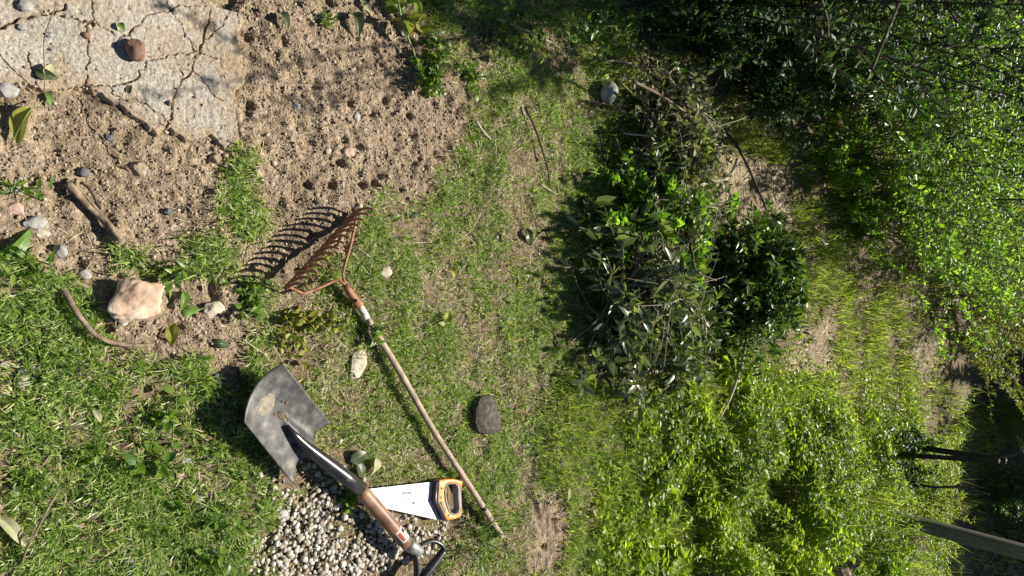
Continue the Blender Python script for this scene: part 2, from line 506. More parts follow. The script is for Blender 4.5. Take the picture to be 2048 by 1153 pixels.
GXs, GYs, GZs = gx, gy, Z
def gz(x, y):
    x = np.asarray(x, float); y = np.asarray(y, float)
    i = np.clip(np.searchsorted(GXs, x) - 1, 0, len(GXs) - 2); j = np.clip(np.searchsorted(GYs, y) - 1, 0, len(GYs) - 2)
    u = (x - GXs[i]) / (GXs[i + 1] - GXs[i]); v = (y - GYs[j]) / (GYs[j + 1] - GYs[j])
    return (GZs[i, j] * (1 - u) * (1 - v) + GZs[i + 1, j] * u * (1 - v) + GZs[i, j + 1] * (1 - u) * v + GZs[i + 1, j + 1] * u * v)

SLAB_Z = .008
def base_z(x, y):
    x = np.asarray(x, float); y = np.asarray(y, float)
    return np.where(slab_sd(x, y) > .008, SLAB_Z, gz(x, y))

def gp(px, py, dz=0.0):
    """ground point under a photograph pixel"""
    p = at(px, py)
    p = at(px, py, float(base_z(p[0], p[1])))
    return p + np.array([0, 0, dz])

# cracked concrete slab
CR = [[(293, 38), (265, 60), (243, 76), (228, 92)], [(293, 38), (335, 22), (382, 12), (440, 5)], [(335, 22), (352, 45), (368, 69), (376, 88), (385, 104)],
      [(421, 28), (412, 52), (404, 80), (397, 96), (392, 111), (381, 139), (374, 152), (364, 163), (354, 180), (347, 194), (342, 236), (333, 253), (328, 280)],
      [(288, 135), (300, 122), (312, 116), (345, 112), (361, 109), (399, 106), (418, 110), (433, 118)], [(288, 135), (276, 152), (264, 163), (245, 172), (225, 177)],
      [(385, 142), (398, 152), (409, 166), (418, 184), (430, 194), (445, 200)], [(347, 111), (352, 124), (357, 135), (364, 160)],
      [(180, -40), (180, 0), (183, 25), (188, 46), (200, 52), (213, 60), (226, 72)], [(188, 46), (177, 60), (175, 80), (174, 130), (173, 170)],
      [(-60, 70), (0, 58), (28, 42), (45, 36), (70, 33), (100, 30), (122, 20), (130, 8)], [(100, 30), (120, 36), (150, 42), (165, 52), (188, 48)], [(55, 105), (60, 140), (75, 187)],
      [(220, 178), (232, 198), (243, 215)], [(264, 198), (300, 218), (330, 240)], [(330, -30), (331, 0), (335, 22)], [(465, 5), (470, 30), (478, 50)],
      [(302, -20), (303, 10), (309, 24)], [(404, 80), (430, 66), (450, 40), (462, 0)], [(173, 170), (200, 175), (225, 177)], [(173, 170), (140, 176), (110, 182)]]
CW = [1.2, 1.1, 1.0, 1.7, 1.4, 1.1, 1.2, .7, 1.0, 1.2, 3.0, 2.4, .9, .8, .7, .8, .8, .6, .9, .8, .8]
sx = np.arange(-.62, -.14, .0016); sy = np.arange(.07, .66, .0016)
X, Y = np.meshgrid(sx, sy, indexing='ij')
sdS = slab_sd(X, Y) + (fbm(X, Y, 90, 2, 14) - .5) * .012
for (px, py, r) in ((275, 336, .02), (432, 312, .017), (404, 338, .013)):
    q = at(px, py)
    sdS = np.maximum(sdS, r - np.hypot(X - q[0], (Y - q[1])) + (fbm(X, Y, 60, 2, 15) - .5) * .022)
wx = X + (fbm(X, Y, 60, 3, 91) - .5) * .017; wy = Y + (fbm(X, Y, 60, 3, 92) - .5) * .017
crd = np.full(X.shape, 9.0)
for pl, cw_ in zip(CR, CW):
    P = [at(*p)[:2] for p in pl]
    for (ax, ay), (bx, by) in zip(P[:-1], P[1:]):
        ex, ey = bx - ax, by - ay
        t = np.clip(((wx - ax) * ex + (wy - ay) * ey) / (ex * ex + ey * ey), 0, 1)
        crd = np.minimum(crd, np.hypot(wx - ax - t * ex, wy - ay - t * ey) / (cw_ * .00072))
crd = crd * (.55 + .9 * fbm(X, Y, 55, 2, 93))
open_ = 1 - ramp(crd, .7, 1.25)
Z = SLAB_Z + (fbm(X, Y, 9, 3, 17) - .5) * .006 + (fbm(X, Y, 130, 2, 18) - .5) * .0032
edge = ramp(sdS, .0, .012)
Z = Z * edge + (1 - edge) * -.014 + np.where(sdS < 0, np.maximum(sdS, -.04) * .5, 0)
Z = Z - open_ * (.006 + .010 * fbm(X, Y, 60, 2, 19))
pit = np.maximum(.25 - fbm(X, Y, 70, 1, 27), 0)
Z -= pit * .012
mb = MB(); mb.grid(np.stack([X, Y, Z], -1))
dust = np.maximum(1 - ramp(sdS, .004, .055) + (fbm(X, Y, 40, 3, 23) - .5) * 1.1, 0) + open_ * .8 + ramp(1 - crd / 9, 0, 1) * ramp(fbm(X, Y, 30, 3, 25), .45, .7) * .5 + ramp(fbm(X, Y, 14, 4, 24), .5, .75) * .65
mb.cd[0] = np.clip(dust, 0, 1).ravel()
slab = mb.build('concrete_paving', M['slab'], smooth=True)
T(slab, 'cracked pale concrete paving edged by loose soil', 'paving', kind='structure')

# ------------------------------------------------------------------ loose soil, gravel
def scatter(n, x0, x1, y0, y1):
    return RNG.uniform(x0, x1, n), RNG.uniform(y0, y1, n)

ICO_V, ICO_F = rock_geo((1, 1, 1), 3, 1, .0, 0)
def lumps(mb, x, y, z, size, flat=.7, sub=1, rough=.28):
    if sub == 1: V0, F0 = ICO_V, ICO_F
    else: V0, F0 = rock_geo((1, 1, 1), 3, sub, .0, 0)
    # subdivisions=1 icosphere has 12 vertices
    n = len(x); k = len(V0)
    V = V0[None] * (1 + RNG.uniform(-rough, rough, (n, k, 1)))
    V = V * RNG.uniform(.65, 1.15, (n, 1, 3)) * np.array([1, 1, flat])
    a = RNG.uniform(0, 2 * PI, n); ca, sa = np.cos(a)[:, None], np.sin(a)[:, None]
    V = np.stack([V[..., 0] * ca - V[..., 1] * sa, V[..., 0] * sa + V[..., 1] * ca, V[..., 2]], -1)
    V = V * size[:, None, None] + np.stack([x, y, z], -1)[:, None]
    mb.add(V.reshape(-1, 3), [(np.arange(n)[:, None, None] * k + F0[None]).reshape(-1, 3)])

x, y = scatter(150000, -1.0, .7, .12, 1.75)
keep = (soilness(x, y) > RNG.uniform(.3, 1, len(x))) & (slab_sd(x, y) < RNG.uniform(-.005, .02, len(x)) * 1.0) & (region(GRAVEL, x, y) < 0)
x, y = x[keep], y[keep]
sz = .0021 * np.exp(RNG.normal(0, .55, len(x))); sz = np.minimum(sz, .013)
mb = MB(); lumps(mb, x, y, gz(x, y) + sz * .2, sz)
# grains on the slab
x, y = scatter(2600, -.6, -.15, .1, .62)
d = slab_sd(x, y)
keep = (d > .0) & (RNG.uniform(0, 1, len(x)) < .12 + .88 * (1 - ramp(d, 0, .06)))
x, y = x[keep], y[keep]; sz = .002 * np.exp(RNG.normal(0, .5, len(x)))
lumps(mb, x, y, SLAB_Z + sz * .3, sz)
M['clod'] = m_noise('soil_clod', [(.1, (.12, .09, .062)), (.4, (.25, .197, .137)), (.7, (.37, .30, .215)), (1, (.60, .54, .44))], 120, .95, .3, island=True)
o = mb.build('soil_crumbs', M['clod'])
T(o, 'loose crumbs of tan soil and grit lying over the bare ground', 'loose soil', kind='stuff')

# white gravel by the shovel
x, y = scatter(9000, .25, .75, .35, 1.25)
d = region(GRAVEL, x, y, .03, 14, 6)
keep = d > np.where(RNG.uniform(0, 1, len(x)) < .35, RNG.uniform(-.09, .06, len(x)), RNG.uniform(-.02, .05, len(x)))
x, y = x[keep], y[keep]
px_, py_ = proj(x, y)
kk = fbm(x, y, 13, 2, 88) + RNG.uniform(-.1, .1, len(x)) > .36; x, y = x[kk][:1250], y[kk][:1250]
sz = RNG.uniform(.0060, .0130, len(x)) * RNG.uniform(.75, 1.4, len(x))
mb = MB(); lumps(mb, x, y, gz(x, y) + sz * .3 + RNG.uniform(0, .008, len(x)), sz, .7, 2, .15)
M['gravel'] = m_noise('white_gravel', [(.12, (.20, .15, .10)), (.3, (.30, .26, .20)), (.5, (.40, .37, .32)), (.75, (.50, .48, .43)), (.9, (.62, .60, .55))], 60, .7, .25, island=True)
o = mb.build('gravel', M['gravel'], smooth=True)
T(o, 'patch of rounded white gravel under the shovel handle', 'gravel', kind='stuff')

# ------------------------------------------------------------------ grass
# footprints of things lying flat on the ground keep the grass off
EXCL = [gpoly(q) for q in ([(715, 985), (866, 963), (925, 955), (930, 985), (925, 1040), (885, 1046), (770, 1024), (715, 1010)],
                           [(960, 795), (990, 793), (1003, 850), (985, 868), (955, 866), (948, 820)], [(758, 532), (785, 535), (782, 556), (758, 556)],
                           [(400, 600), (445, 600), (450, 640), (405, 645)], [(215, 560), (320, 560), (325, 625), (270, 635), (215, 610)],
                           [(655, 900), (670, 890), (850, 1080), (830, 1100)])]
def grass_density(x, y):
    d = (1 - soilness(x, y))
    d = d * (1 - (.93 - .6 * (fbm(x, y, 13, 2, 88) < .38)) * ramp(region(GRAVEL, x, y, .03, 14, 6), -.02, .02))
    patch = fbm(x, y, 6.5, 3, 70)
    d = d * (.22 + .78 * ramp(patch, .32, .50)) * (.25 + .75 * ramp(fbm(x, y, 24, 2, 72), .34, .52))
    d = d * np.where(y > .75, .82, 1.0)
    for q in EXCL: d = d * (1 - ramp(poly_sd(x, y, q), -.004, .004))
    return d
STRIP = [gpoly(q) for q in ([(450, 350), (480, 350), (540, 430), (530, 480), (470, 470), (440, 420)], [(480, 280), (505, 300), (500, 350), (470, 340)],
                            [(745, 380), (775, 370), (800, 410), (775, 440), (750, 420)], [(380, 480), (440, 470), (480, 520), (440, 560), (380, 540)], [(230, 500), (300, 500), (310, 545), (240, 550)])]

n = 620000
x, y = scatter(n, -1.15, 1.15, .14, 2.1)
px_, py_ = proj(x, y)
inv = (px_ > -120) & (px_ < 1500) & (py_ > -60) & (py_ < 1220)
x, y = x[inv], y[inv]
dens = grass_density(x, y)
for q in STRIP: dens = np.maximum(dens, .55 * ramp(region(q, x, y, .025, 18, 9), -.02, .03))
tall = np.where(y < .72, 1.0, .75)
keep = RNG.uniform(0, 1, len(x)) < dens
x, y, tall = x[keep], y[keep], tall[keep]
# tufts: pull blades together
tx, ty = np.round(x / .022) * .022, np.round(y / .022) * .022
jx = (hsh(tx * 1000, ty * 1000, 4) - .5) * .02; jy = (hsh(tx * 1000, ty * 1000, 5) - .5) * .02
pull = RNG.uniform(0, .75, len(x))
ox, oy = x - (tx + jx), y - (ty + jy)
x = x - ox * pull; y = y - oy * pull
L = RNG.uniform(.013, .036, len(x)) * tall * np.where(y < .72, 1.15, 1.0) * (.75 + .6 * fbm(x, y, 5, 2, 12))
Wd = RNG.uniform(.0014, .0030, len(x)) * np.where(y < .72, 1.3, 1.0)
az = np.arctan2(oy, ox) + RNG.normal(0, .9, len(x))
l1 = RNG.uniform(.1, 1.05, len(x)); l2 = l1 + RNG.uniform(.1, .8, len(x))
P = np.stack([x, y, gz(x, y) - .001], -1)
dry = RNG.uniform(0, 1, len(x)) < np.where(y < .72, .05, .10) + np.where(y < .72, .16, .26) * ramp(fbm(x, y, 8, 2, 66), .45, .7)
mbg = MB(); blades(mbg, P[~dry], az[~dry], l1[~dry], l2[~dry], L[~dry], Wd[~dry])
o = mbg.build('grass', M['grass']); T(o, 'short patchy green grass around the garden tools', 'grass', kind='stuff')
mbs = MB(); blades(mbs, P[dry], az[dry], np.minimum(l1[dry] + .5, 1.5), np.minimum(l2[dry] + .4, 1.6), L[dry] * 1.1, Wd[dry] * .8)
# loose dead stalks lying on grass and soil
x, y = scatter(3600, -1.0, 1.0, .16, 1.8)
k = (slab_sd(x, y) < -.01) & (RNG.uniform(0, 1, len(x)) < .25 + .75 * (1 - soilness(x, y)))
x, y = x[k], y[k]; m_ = len(x)
blades(mbs, np.stack([x, y, gz(x, y) + .004], -1), RNG.uniform(0, 2 * PI, m_), RNG.uniform(1.3, 1.6, m_), RNG.uniform(1.4, 1.62, m_), RNG.uniform(.02, .06, m_), RNG.uniform(.0008, .0016, m_))
o = mbs.build('dry_straw', M['straw']); T(o, 'dry straw coloured grass blades among the green grass', 'dry grass', kind='stuff')

# lawn further off: longer, brighter
n = 330000
r = np.exp(RNG.uniform(np.log(1.55), np.log(7.6), n)); x = RNG.uniform(-.62, .62, n) * r * 1.25; y = r
dens = np.maximum(ramp(region(LAWN, x, y, .1, 4, 31), -.08, .05), .25 * (y > 1.9)) * (1 - .9 * soilness(x, y)) * (.12 + .88 * ramp(fbm(x, y, 6, 3, 34), .40, .58))
k = RNG.uniform(0, 1, n) < dens
x, y = x[k], y[k]; m_ = len(x)
sc_ = (y / 2.4) ** .6
L = RNG.uniform(.03, .085, m_) * sc_; Wd = RNG.uniform(.0024, .0046, m_) * sc_
l1 = RNG.uniform(.05, .7, m_)
P = np.stack([x, y, gz(x, y) - .002], -1)
dry = RNG.uniform(0, 1, m_) < .14
mbg = MB(); az = RNG.uniform(0, 2 * PI, m_); l2 = l1 + RNG.uniform(.1, .8, m_)
blades(mbg, P[~dry], az[~dry], l1[~dry], l2[~dry], L[~dry], Wd[~dry])
o = mbg.build('long_grass', M['lawn']); T(o, 'longer bright green grass beyond the tools and around the brush pile', 'grass', kind='stuff')
mbs = MB(); blades(mbs, P[dry], az[dry], l1[dry] + .5, l2[dry] + .5, L[dry], Wd[dry] * .8)
x = RNG.uniform(-1.2, .6, 14000); y = RNG.uniform(2.2, 5.6, 14000)
k = soilness(x, y) > .3; x, y = x[k], y[k]; m_ = len(x)
blades(mbs, np.stack([x, y, gz(x, y) + .003], -1), RNG.uniform(0, 2 * PI, m_), RNG.uniform(1.2, 1.6, m_), RNG.uniform(1.3, 1.62, m_), RNG.uniform(.03, .09, m_), RNG.uniform(.002, .004, m_))
o = mbs.build('dry_grass', M['straw']); T(o, 'dry straw lying over the bare path and between the longer grass', 'dry grass', kind='stuff')

# leafy undergrowth on the right of the path
n = 400000
r = np.exp(RNG.uniform(np.log(1.8), np.log(8.2), n)); x = RNG.uniform(-.15, .62, n) * r * 1.2; y = r
sdU = region(UNDER, x, y, .12, 3.2, 37)
k = sdU > np.where(RNG.uniform(0, 1, n) < .5, RNG.uniform(-.30, .10, n), RNG.uniform(-.08, .30, n))
k &= fbm(x, y, 8.5, 3, 45) + RNG.uniform(-.08, .08, n) > .42
x, y, sdU = x[k], y[k], sdU[k]; m_ = len(x)
mound = fbm(x, y, 4.2, 3, 38)
H = np.clip(sdU * .16 + .02, .012, .125) * (.15 + 1.9 * ramp(mound, .32, .68)) + .04 * fbm(x, y, 11, 2, 39)
hgt = 1 - RNG.uniform(0, 1, m_) ** 2.2
z = gz(x, y) + H * (.15 + .85 * hgt) + .01
sc_ = (y / 2.6) ** .45
L = RNG.uniform(.009, .027, m_) * (.5 + .9 * fbm(x, y, 3.1, 2, 44)) * np.clip(1.6 - (y - 2) * .24, .65, 1.6); Wd = L * RNG.uniform(.42, .80, m_)
az = RNG.uniform(0, 2 * PI, m_)
U = np.stack([np.cos(az), np.sin(az), RNG.uniform(-.5, .9, m_)], -1)
N = np.stack([RNG.normal(0, .55, m_), RNG.normal(0, .55, m_), np.ones(m_)], -1)
mb = MB(); leafset(mb, np.stack([x, y, z], -1), U, N, L, Wd, False, .15, .35)
M['weedpatch'] = m_leaf('undergrowth_leaf', [(.06, .10, .012), (.14, .205, .018), (.23, .305, .024), (.34, .39, .035), (.48, .50, .09)], .52, .4, .45, 1.9, noise_scale=2.2)
o = mb.build('undergrowth', M['weedpatch']); T(o, 'low leafy green weeds covering the ground beside the path', 'ground cover', kind='stuff')
# thin upright stems and grass standing in the undergrowth
k = RNG.uniform(0, 1, m_) < .035
P = np.stack([x[k], y[k], gz(x[k], y[k])], -1); mm = len(P)
mb = MB(); l1 = RNG.uniform(.02, .4, mm)
blades(mb, P, RNG.uniform(0, 2 * PI, mm), l1, l1 + RNG.uniform(.1, .9, mm), H[k] * RNG.uniform(.9, 1.7, mm) + .05, RNG.uniform(.003, .005, mm) * sc_[k])
o = mb.build('weed_grass', M['lawn']); T(o, 'tall grass blades standing up through the leafy weeds', 'grass', kind='stuff')

# ------------------------------------------------------------------ shrubs, trees
def shoot(rg, base, hd, lean, L, bend, k=9):
    t = np.linspace(0, 1, k)
    d = np.array([math.cos(hd), math.sin(hd), 0])
    ang = lean + bend * t
    step = L / (k - 1)
    P = [np.array(base, float)]
    for i in range(1, k):
        P.append(P[-1] + step * (math.cos(ang[i]) * np.array([0, 0, 1.0]) + math.sin(ang[i]) * d) + rg.normal(0, .008 * L, 3))
    return np.array(P)

def along(P, t):
    k = len(P) - 1
    f_ = np.clip(t * k, 0, k - 1e-6); i = f_.astype(int); u = (f_ - i)[:, None]
    return P[i] * (1 - u) + P[i + 1] * u, P[i + 1] - P[i]

def leaves_on(mb, rg, P, n, L, ratio=.5, t0=.15, up=.6, hi=False, spread=1.0, curl=.15):
    t = rg.uniform(t0, 1.0, n)
    Q, D = along(P, t)
    D = D / (np.linalg.norm(D, axis=1)[:, None] + 1e-9)
    R = rg.normal(size=(n, 3)); R[:, 2] += .25
    R -= D * np.sum(R * D, 1)[:, None]; R /= np.linalg.norm(R, axis=1)[:, None] + 1e-9
    U = D * rg.uniform(.25, .8, (n, 1)) + R * spread
    N = rg.normal(0, .5, (n, 3)); N[:, 2] += up + .4
    Lf = L * rg.uniform(.6, 1.2, n)
    leafset(mb, Q + R * .002, U, N, Lf, Lf * ratio * rg.uniform(.8, 1.2, n), hi, curl, .3)

def shrub(name, px, py, R, H, leafL, n_sh, n_leaf, material, label, cat='bush', seed=1, ratio=.5, lean=.75, twig='twig', group=None, loc=None, sprays=0):
    rg = np.random.default_rng(seed)
    b = gp(px, py) if loc is None else np.array(loc, float)
    t = thing(name, b, label, cat, group)
    st, lf = MB(), MB()
    for i in range(n_sh):
        hd = rg.uniform(0, 2 * PI); le = rg.uniform(.05, lean)
        b0 = b + np.array([math.cos(hd), math.sin(hd), 0]) * rg.uniform(0, .3) * R
        Ls = H * rg.uniform(.65, 1.08) / max(.55, math.cos(le))
        P = shoot(rg, b0, hd, le, Ls, rg.uniform(-.1, .5))
        st.tube(P, np.linspace(.0042, .0012, len(P)) * H ** .5, 5, False)
        k = int(n_leaf / n_sh)
        leaves_on(lf, rg, P, k // 3, leafL, ratio, .2)
        for j in range(6):
            q, d = along(P, np.array([rg.uniform(.2, .9)]))
            h2 = hd + rg.normal(0, 1.2)
            S = shoot(rg, q[0], h2, rg.uniform(.4, 1.2), Ls * rg.uniform(.2, .42), rg.uniform(-.3, .4), 6)
            st.tube(S, np.linspace(.003, .001, len(S)) * H ** .5, 4, False)
            leaves_on(lf, rg, S, k // 9, leafL, ratio, .1)
    for i in range(sprays):
        hd = rg.uniform(0, 2 * PI)
        q0 = b + np.array([math.cos(hd), math.sin(hd), 0]) * rg.uniform(.1, .6) * R
        P = shoot(rg, q0, hd, rg.uniform(.05, .7), H * rg.uniform(.95, 1.3), rg.uniform(.1, .9), 12)
        st.tube(P, np.linspace(.003, .0008, len(P)), 4, False)
        leaves_on(lf, rg, P, 70, leafL * 1.1, ratio, .3, spread=.9)
        for j in range(7):
            q, d = along(P, np.array([rg.uniform(.35, .95)]))
            S = shoot(rg, q[0], hd + rg.normal(0, .8), rg.uniform(.3, 1.3), H * rg.uniform(.08, .2), rg.uniform(0, .5), 5)
            st.tube(S, np.linspace(.0014, .0006, 5), 4, False); leaves_on(lf, rg, S, 22, leafL, ratio, .05, spread=.9)
    st.build('stems', M['twig_dark' if material == 'bush_dark' else twig], t); lf.build('foliage', M[material], t)
    return t

shrub('shrub', 1440, 0, .60, 1.45, .028, 44, 20000, 'bush_dark', 'dark glossy leaved bush in deep shade at the top edge', seed=2, ratio=.42)
shrub('shrub', 1600, 70, .55, 1.0, .024, 36, 10000, 'bush', 'dark bush with small white glinting leaves above the bright bush', sprays=26, seed=3, ratio=.45)
shrub('shrub', 1715, 315, .72, .90, .026, 60, 11000, 'bush_lit', 'large bright green bush with long arching sprays beside the path', sprays=46, seed=4, ratio=.5)
shrub('shrub', 1610, 160, .40, .42, .024, 30, 6000, 'bush', 'low mid green bush under the left side of the big bright bush', seed=5)
shrub('shrub', 1745, 405, .36, .42, .022, 34, 8000, 'bush_lit', 'small leafy bush at the grass edge between the bright bush and the round bush', seed=6)
shrub('shrub', 1640, 318, .32, .24, .022, 24, 4500, 'bush_lit', 'low leafy growth at the foot of the large bright bush', seed=34)
shrub('shrub', 1690, 430, .30, .22, .020, 24, 4500, 'bush_lit', 'low leafy tuft on the grass strip left of the round bush', seed=35)
shrub('shrub', 1830, 470, .60, .66, .021, 50, 8000, 'bush_lit', 'round mid green bush behind the grassy bend of the path', sprays=34, seed=7, lean=.7)
shrub('shrub', 1880, 585, .50, .68, .021, 46, 7000, 'bush_yellow', 'yellowing bush with upright feathery shoots at the end of the path', sprays=34, seed=8, ratio=.3, lean=.45)
shrub('shrub', 1915, 690, .32, .36, .022, 22, 3600, 'bush', 'small dark green bush at the edge of the far shade', seed=9)
shrub('shrub', 1975, 830, .50, .45, .024, 34, 7000, 'bush_lit', 'pale feathery weed bush behind the dark leaning stakes', seed=10, ratio=.28, lean=.5)
shrub('shrub', 1780, 915, .30, .20, .028, 22, 2600, 'bush_dark', 'bushy clump of dark leaves at the foot of the dark stakes', seed=12)
shrub('shrub', 1840, 1000, .28, .22, .024, 22, 3000, 'bush_yellow', 'yellow green bush just behind the grey fence post', seed=13)
shrub('shrub', 1960, 985, .50, .40, .028, 26, 3600, 'bush', 'shaded bush with pale drooping leaves near the wire netting', seed=14)
shrub('shrub', 1750, 1140, .36, .20, .026, 22, 3400, 'bush_lit', 'bright weed bush in front of the wire netting', seed=15)

# trees at the end of the garden: their crowns keep the far ground in shade
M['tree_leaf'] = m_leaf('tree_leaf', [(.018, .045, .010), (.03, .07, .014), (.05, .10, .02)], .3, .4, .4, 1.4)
def tree(x, y, H, R, crown_lo, nleaf, label, seed, leafL=.11, group=None, trunk_r=.09):
    rg = np.random.default_rng(seed)
    b = np.array([x, y, float(gz(x, y))])
    t = thing('tree', b, label, 'tree', group)
    tr, lf = MB(), MB()
    P = shoot(rg, b - [0, 0, .05], rg.uniform(0, 6), .04, H * .9, rg.uniform(-.1, .15), 10)
    tr.tube(P, np.linspace(trunk_r, trunk_r * .25, 10), 10)
    for i in range(26):
        q, d = along(P, np.array([rg.uniform(max(.15, crown_lo / H), .98)]))
        hd = rg.uniform(0, 2 * PI)
        S = shoot(rg, q[0], hd, rg.uniform(.5, 1.3), R * rg.uniform(.7, 1.15), rg.uniform(-.3, .5), 8)
        tr.tube(S, np.linspace(trunk_r * .3, .004, 8), 6, False)
        leaves_on(lf, rg, S, nleaf // 60, leafL, .5, .2)
        for j in range(5):
            q2, d2 = along(S, np.array([rg.uniform(.3, 1)]))
            S2 = shoot(rg, q2[0], hd + rg.normal(0, 1.2), rg.uniform(.4, 1.7), R * rg.uniform(.3, .6), rg.uniform(-.2, .5), 6)
            tr.tube(S2, np.linspace(.008, .002, 6), 4, False)
            leaves_on(lf, rg, S2, nleaf // 150, leafL, .5, .05)
    tr.build('trunk', M['dark_bark'], t, True); lf.build('crown', M['tree_leaf'], t)
    return t
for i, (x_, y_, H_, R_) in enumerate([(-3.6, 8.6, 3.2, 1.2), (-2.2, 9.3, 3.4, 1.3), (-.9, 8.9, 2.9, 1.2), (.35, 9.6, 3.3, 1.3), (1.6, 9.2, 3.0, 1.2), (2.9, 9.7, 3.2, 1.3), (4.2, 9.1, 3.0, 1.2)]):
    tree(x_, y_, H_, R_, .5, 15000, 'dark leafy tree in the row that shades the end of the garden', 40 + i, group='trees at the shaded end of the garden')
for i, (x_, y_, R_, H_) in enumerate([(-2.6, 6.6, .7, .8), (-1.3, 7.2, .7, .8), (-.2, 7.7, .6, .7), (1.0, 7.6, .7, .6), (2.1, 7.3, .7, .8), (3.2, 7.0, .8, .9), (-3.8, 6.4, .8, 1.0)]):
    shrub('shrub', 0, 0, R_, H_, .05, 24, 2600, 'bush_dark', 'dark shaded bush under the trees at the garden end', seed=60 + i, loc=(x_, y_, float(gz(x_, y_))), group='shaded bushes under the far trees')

# ------------------------------------------------------------------ tools
M['steel'] = m_noise('worn_blade_steel', [(.3, (.03, .03, .03)), (.46, (.065, .064, .062)), (.56, (.095, .092, .086)), (.66, (.15, .14, .12)), (.8, (.24, .21, .16))], 42, .52, .35, detail=12, bscale=160, spec=.4, metal=.2, bdist=.001)
M['black_tube'] = m_noise('black_tube', [(.3, (.012, .012, .014)), (.62, (.03, .028, .03)), (.72, (.14, .11, .08)), (.85, (.22, .18, .13))], 34, .28, .1, spec=.6, bdist=.0008)
M['handle_wood'] = m_noise('varnished_wood', [(.25, (.11, .055, .03)), (.5, (.21, .112, .062)), (.75, (.34, .20, .12))], 22, .5, .15, stretch=(1.0, 1.0, 1.0), spec=.5, bdist=.001)
M['pole_wood'] = m_noise('grey_pole_wood', [(.3, (.22, .165, .11)), (.5, (.34, .27, .19)), (.7, (.44, .36, .265)), (.85, (.52, .45, .35))], 45, .7, .4, bdist=.001)
M['rust'] = m_noise('rusty_painted_iron', [(.3, (.14, .06, .034)), (.5, (.26, .12, .068)), (.68, (.37, .19, .115)), (.82, (.50, .32, .21))], 70, .62, .3, spec=.35, bdist=.0008)
M['black_plastic'] = m_noise('black_plastic', [(.3, (.012, .012, .013)), (.7, (.03, .03, .032))], 80, .35, .15, spec=.5, bdist=.0005)
M['orange'] = m_noise('orange_plastic', [(.3, (.58, .24, .045)), (.6, (.72, .33, .08)), (.8, (.78, .42, .16))], 60, .45, .1, spec=.4, bdist=.0005)
M['grey_rubber'] = m_noise('grey_rubber', [(.3, (.20, .19, .175)), (.7, (.34, .32, .29))], 60, .6, .1, spec=.3)
M['saw_steel'] = m_noise('saw_steel', [(.3, (.50, .50, .49)), (.5, (.66, .66, .65)), (.72, (.76, .76, .75))], 60, .52, .05, spec=.5, metal=.3, bdist=.0003)
M['ink'] = m_noise('faded_ink', [(.3, (.03, .03, .03)), (.7, (.10, .10, .10))], 300, .8, 0)
M['white_paint'] = m_noise('chipped_white_paint', [(.3, (.36, .32, .26)), (.5, (.54, .51, .45)), (.7, (.64, .62, .57))], 60, .6, .2, bdist=.0008)
M['red_print'] = m_noise('red_print', [(.3, (.30, .05, .03)), (.7, (.42, .10, .06))], 200, .6, 0)
M['mud'] = m_noise('dried_mud', [(.3, (.17, .15, .115)), (.7, (.34, .30, .23))], 90, .9, .4, bdist=.001)
M['mud_dark'] = m_noise('dark_mud', [(.3, (.06, .045, .03)), (.7, (.16, .12, .08))], 120, .9, .5, bdist=.002)
M['metal_grey'] = m_noise('grey_zinc', [(.3, (.18, .175, .17)), (.7, (.42, .41, .39))], 60, .45, .15, spec=.6, metal=.5, bdist=.0005)

# --- shovel
rt = thing('shovel', gp(760, 1030), 'short square bladed shovel with wooden shaft and black D grip on the gravel', 'shovel')
ZT, ZS = .100, .036
A_, B_, C_, D_ = at(567, 728, ZT), at(489, 845, ZT), at(589, 971, ZS), at(662, 847, ZS)
nu, nv = 41, 45
u = np.linspace(-1, 1, nu)[None, :, None]; v = np.linspace(0, 1, nv)[:, None, None]
v0 = .10 * np.sin(PI * np.clip(np.abs(u), 0, 1)) ** 1.2
ve = v0 + (1 - v0) * v
left = D_ + (A_ - D_) * ve; right = C_ + (B_ - C_) * ve
G = left * (1 - u) / 2 + right * (1 + u) / 2
axis_d = ((A_ + B_) / 2 - (C_ + D_) / 2); axis_d /= np.linalg.norm(axis_d)
nrm = np.cross(B_ - A_, axis_d); nrm /= np.linalg.norm(nrm)
if nrm[2] < 0: nrm = -nrm
bulge = .016 * (1 - u ** 2) * ve ** 4
dish = -.017 * (1 - u ** 2) * (.55 + .45 * ve)
rid = ramp(.60 - ve, 0, .6)
frog = .027 * rid ** .8 * np.exp(-(u / (.10 + .16 * rid)) ** 2)
G = G + axis_d * bulge + nrm * (dish + frog)
mb = MB(); mb.grid(G)
blade = mb.build('blade', M['steel'], rt, True)
md = blade.modifiers.new('thickness', 'SOLIDIFY'); md.thickness = .0026; md.offset = 1
def on_blade(uu, vv, up=.0015):
    i = vv * (nv - 1); j = (uu + 1) / 2 * (nu - 1)
    a, b = int(min(i, nv - 2)), int(min(j, nu - 2))
    fi, fj = i - a, j - b
    p = (G[a, b] * (1 - fj) + G[a, b + 1] * fj) * (1 - fi) + (G[a + 1, b] * (1 - fj) + G[a + 1, b + 1] * fj) * fi
    return p + nrm * up
def blade_patch(name, m, pts, up, n=12):
    """thin irregular patch that follows the blade's surface"""
    P = np.array(pts); c = P.mean(0)
    rg = np.random.default_rng(3)
    R = []
    for k in range(5):
        f_ = k / 4
        R.append([on_blade(*(c + (p - c) * max(f_, .02)), up if k < 4 else -.0005) for p in P])
    g = np.array(R); g = np.concatenate([g, g[:, :1]], 1)
    q = MB(); q.grid(g)
    o = q.build(name, m, blade, True); return o
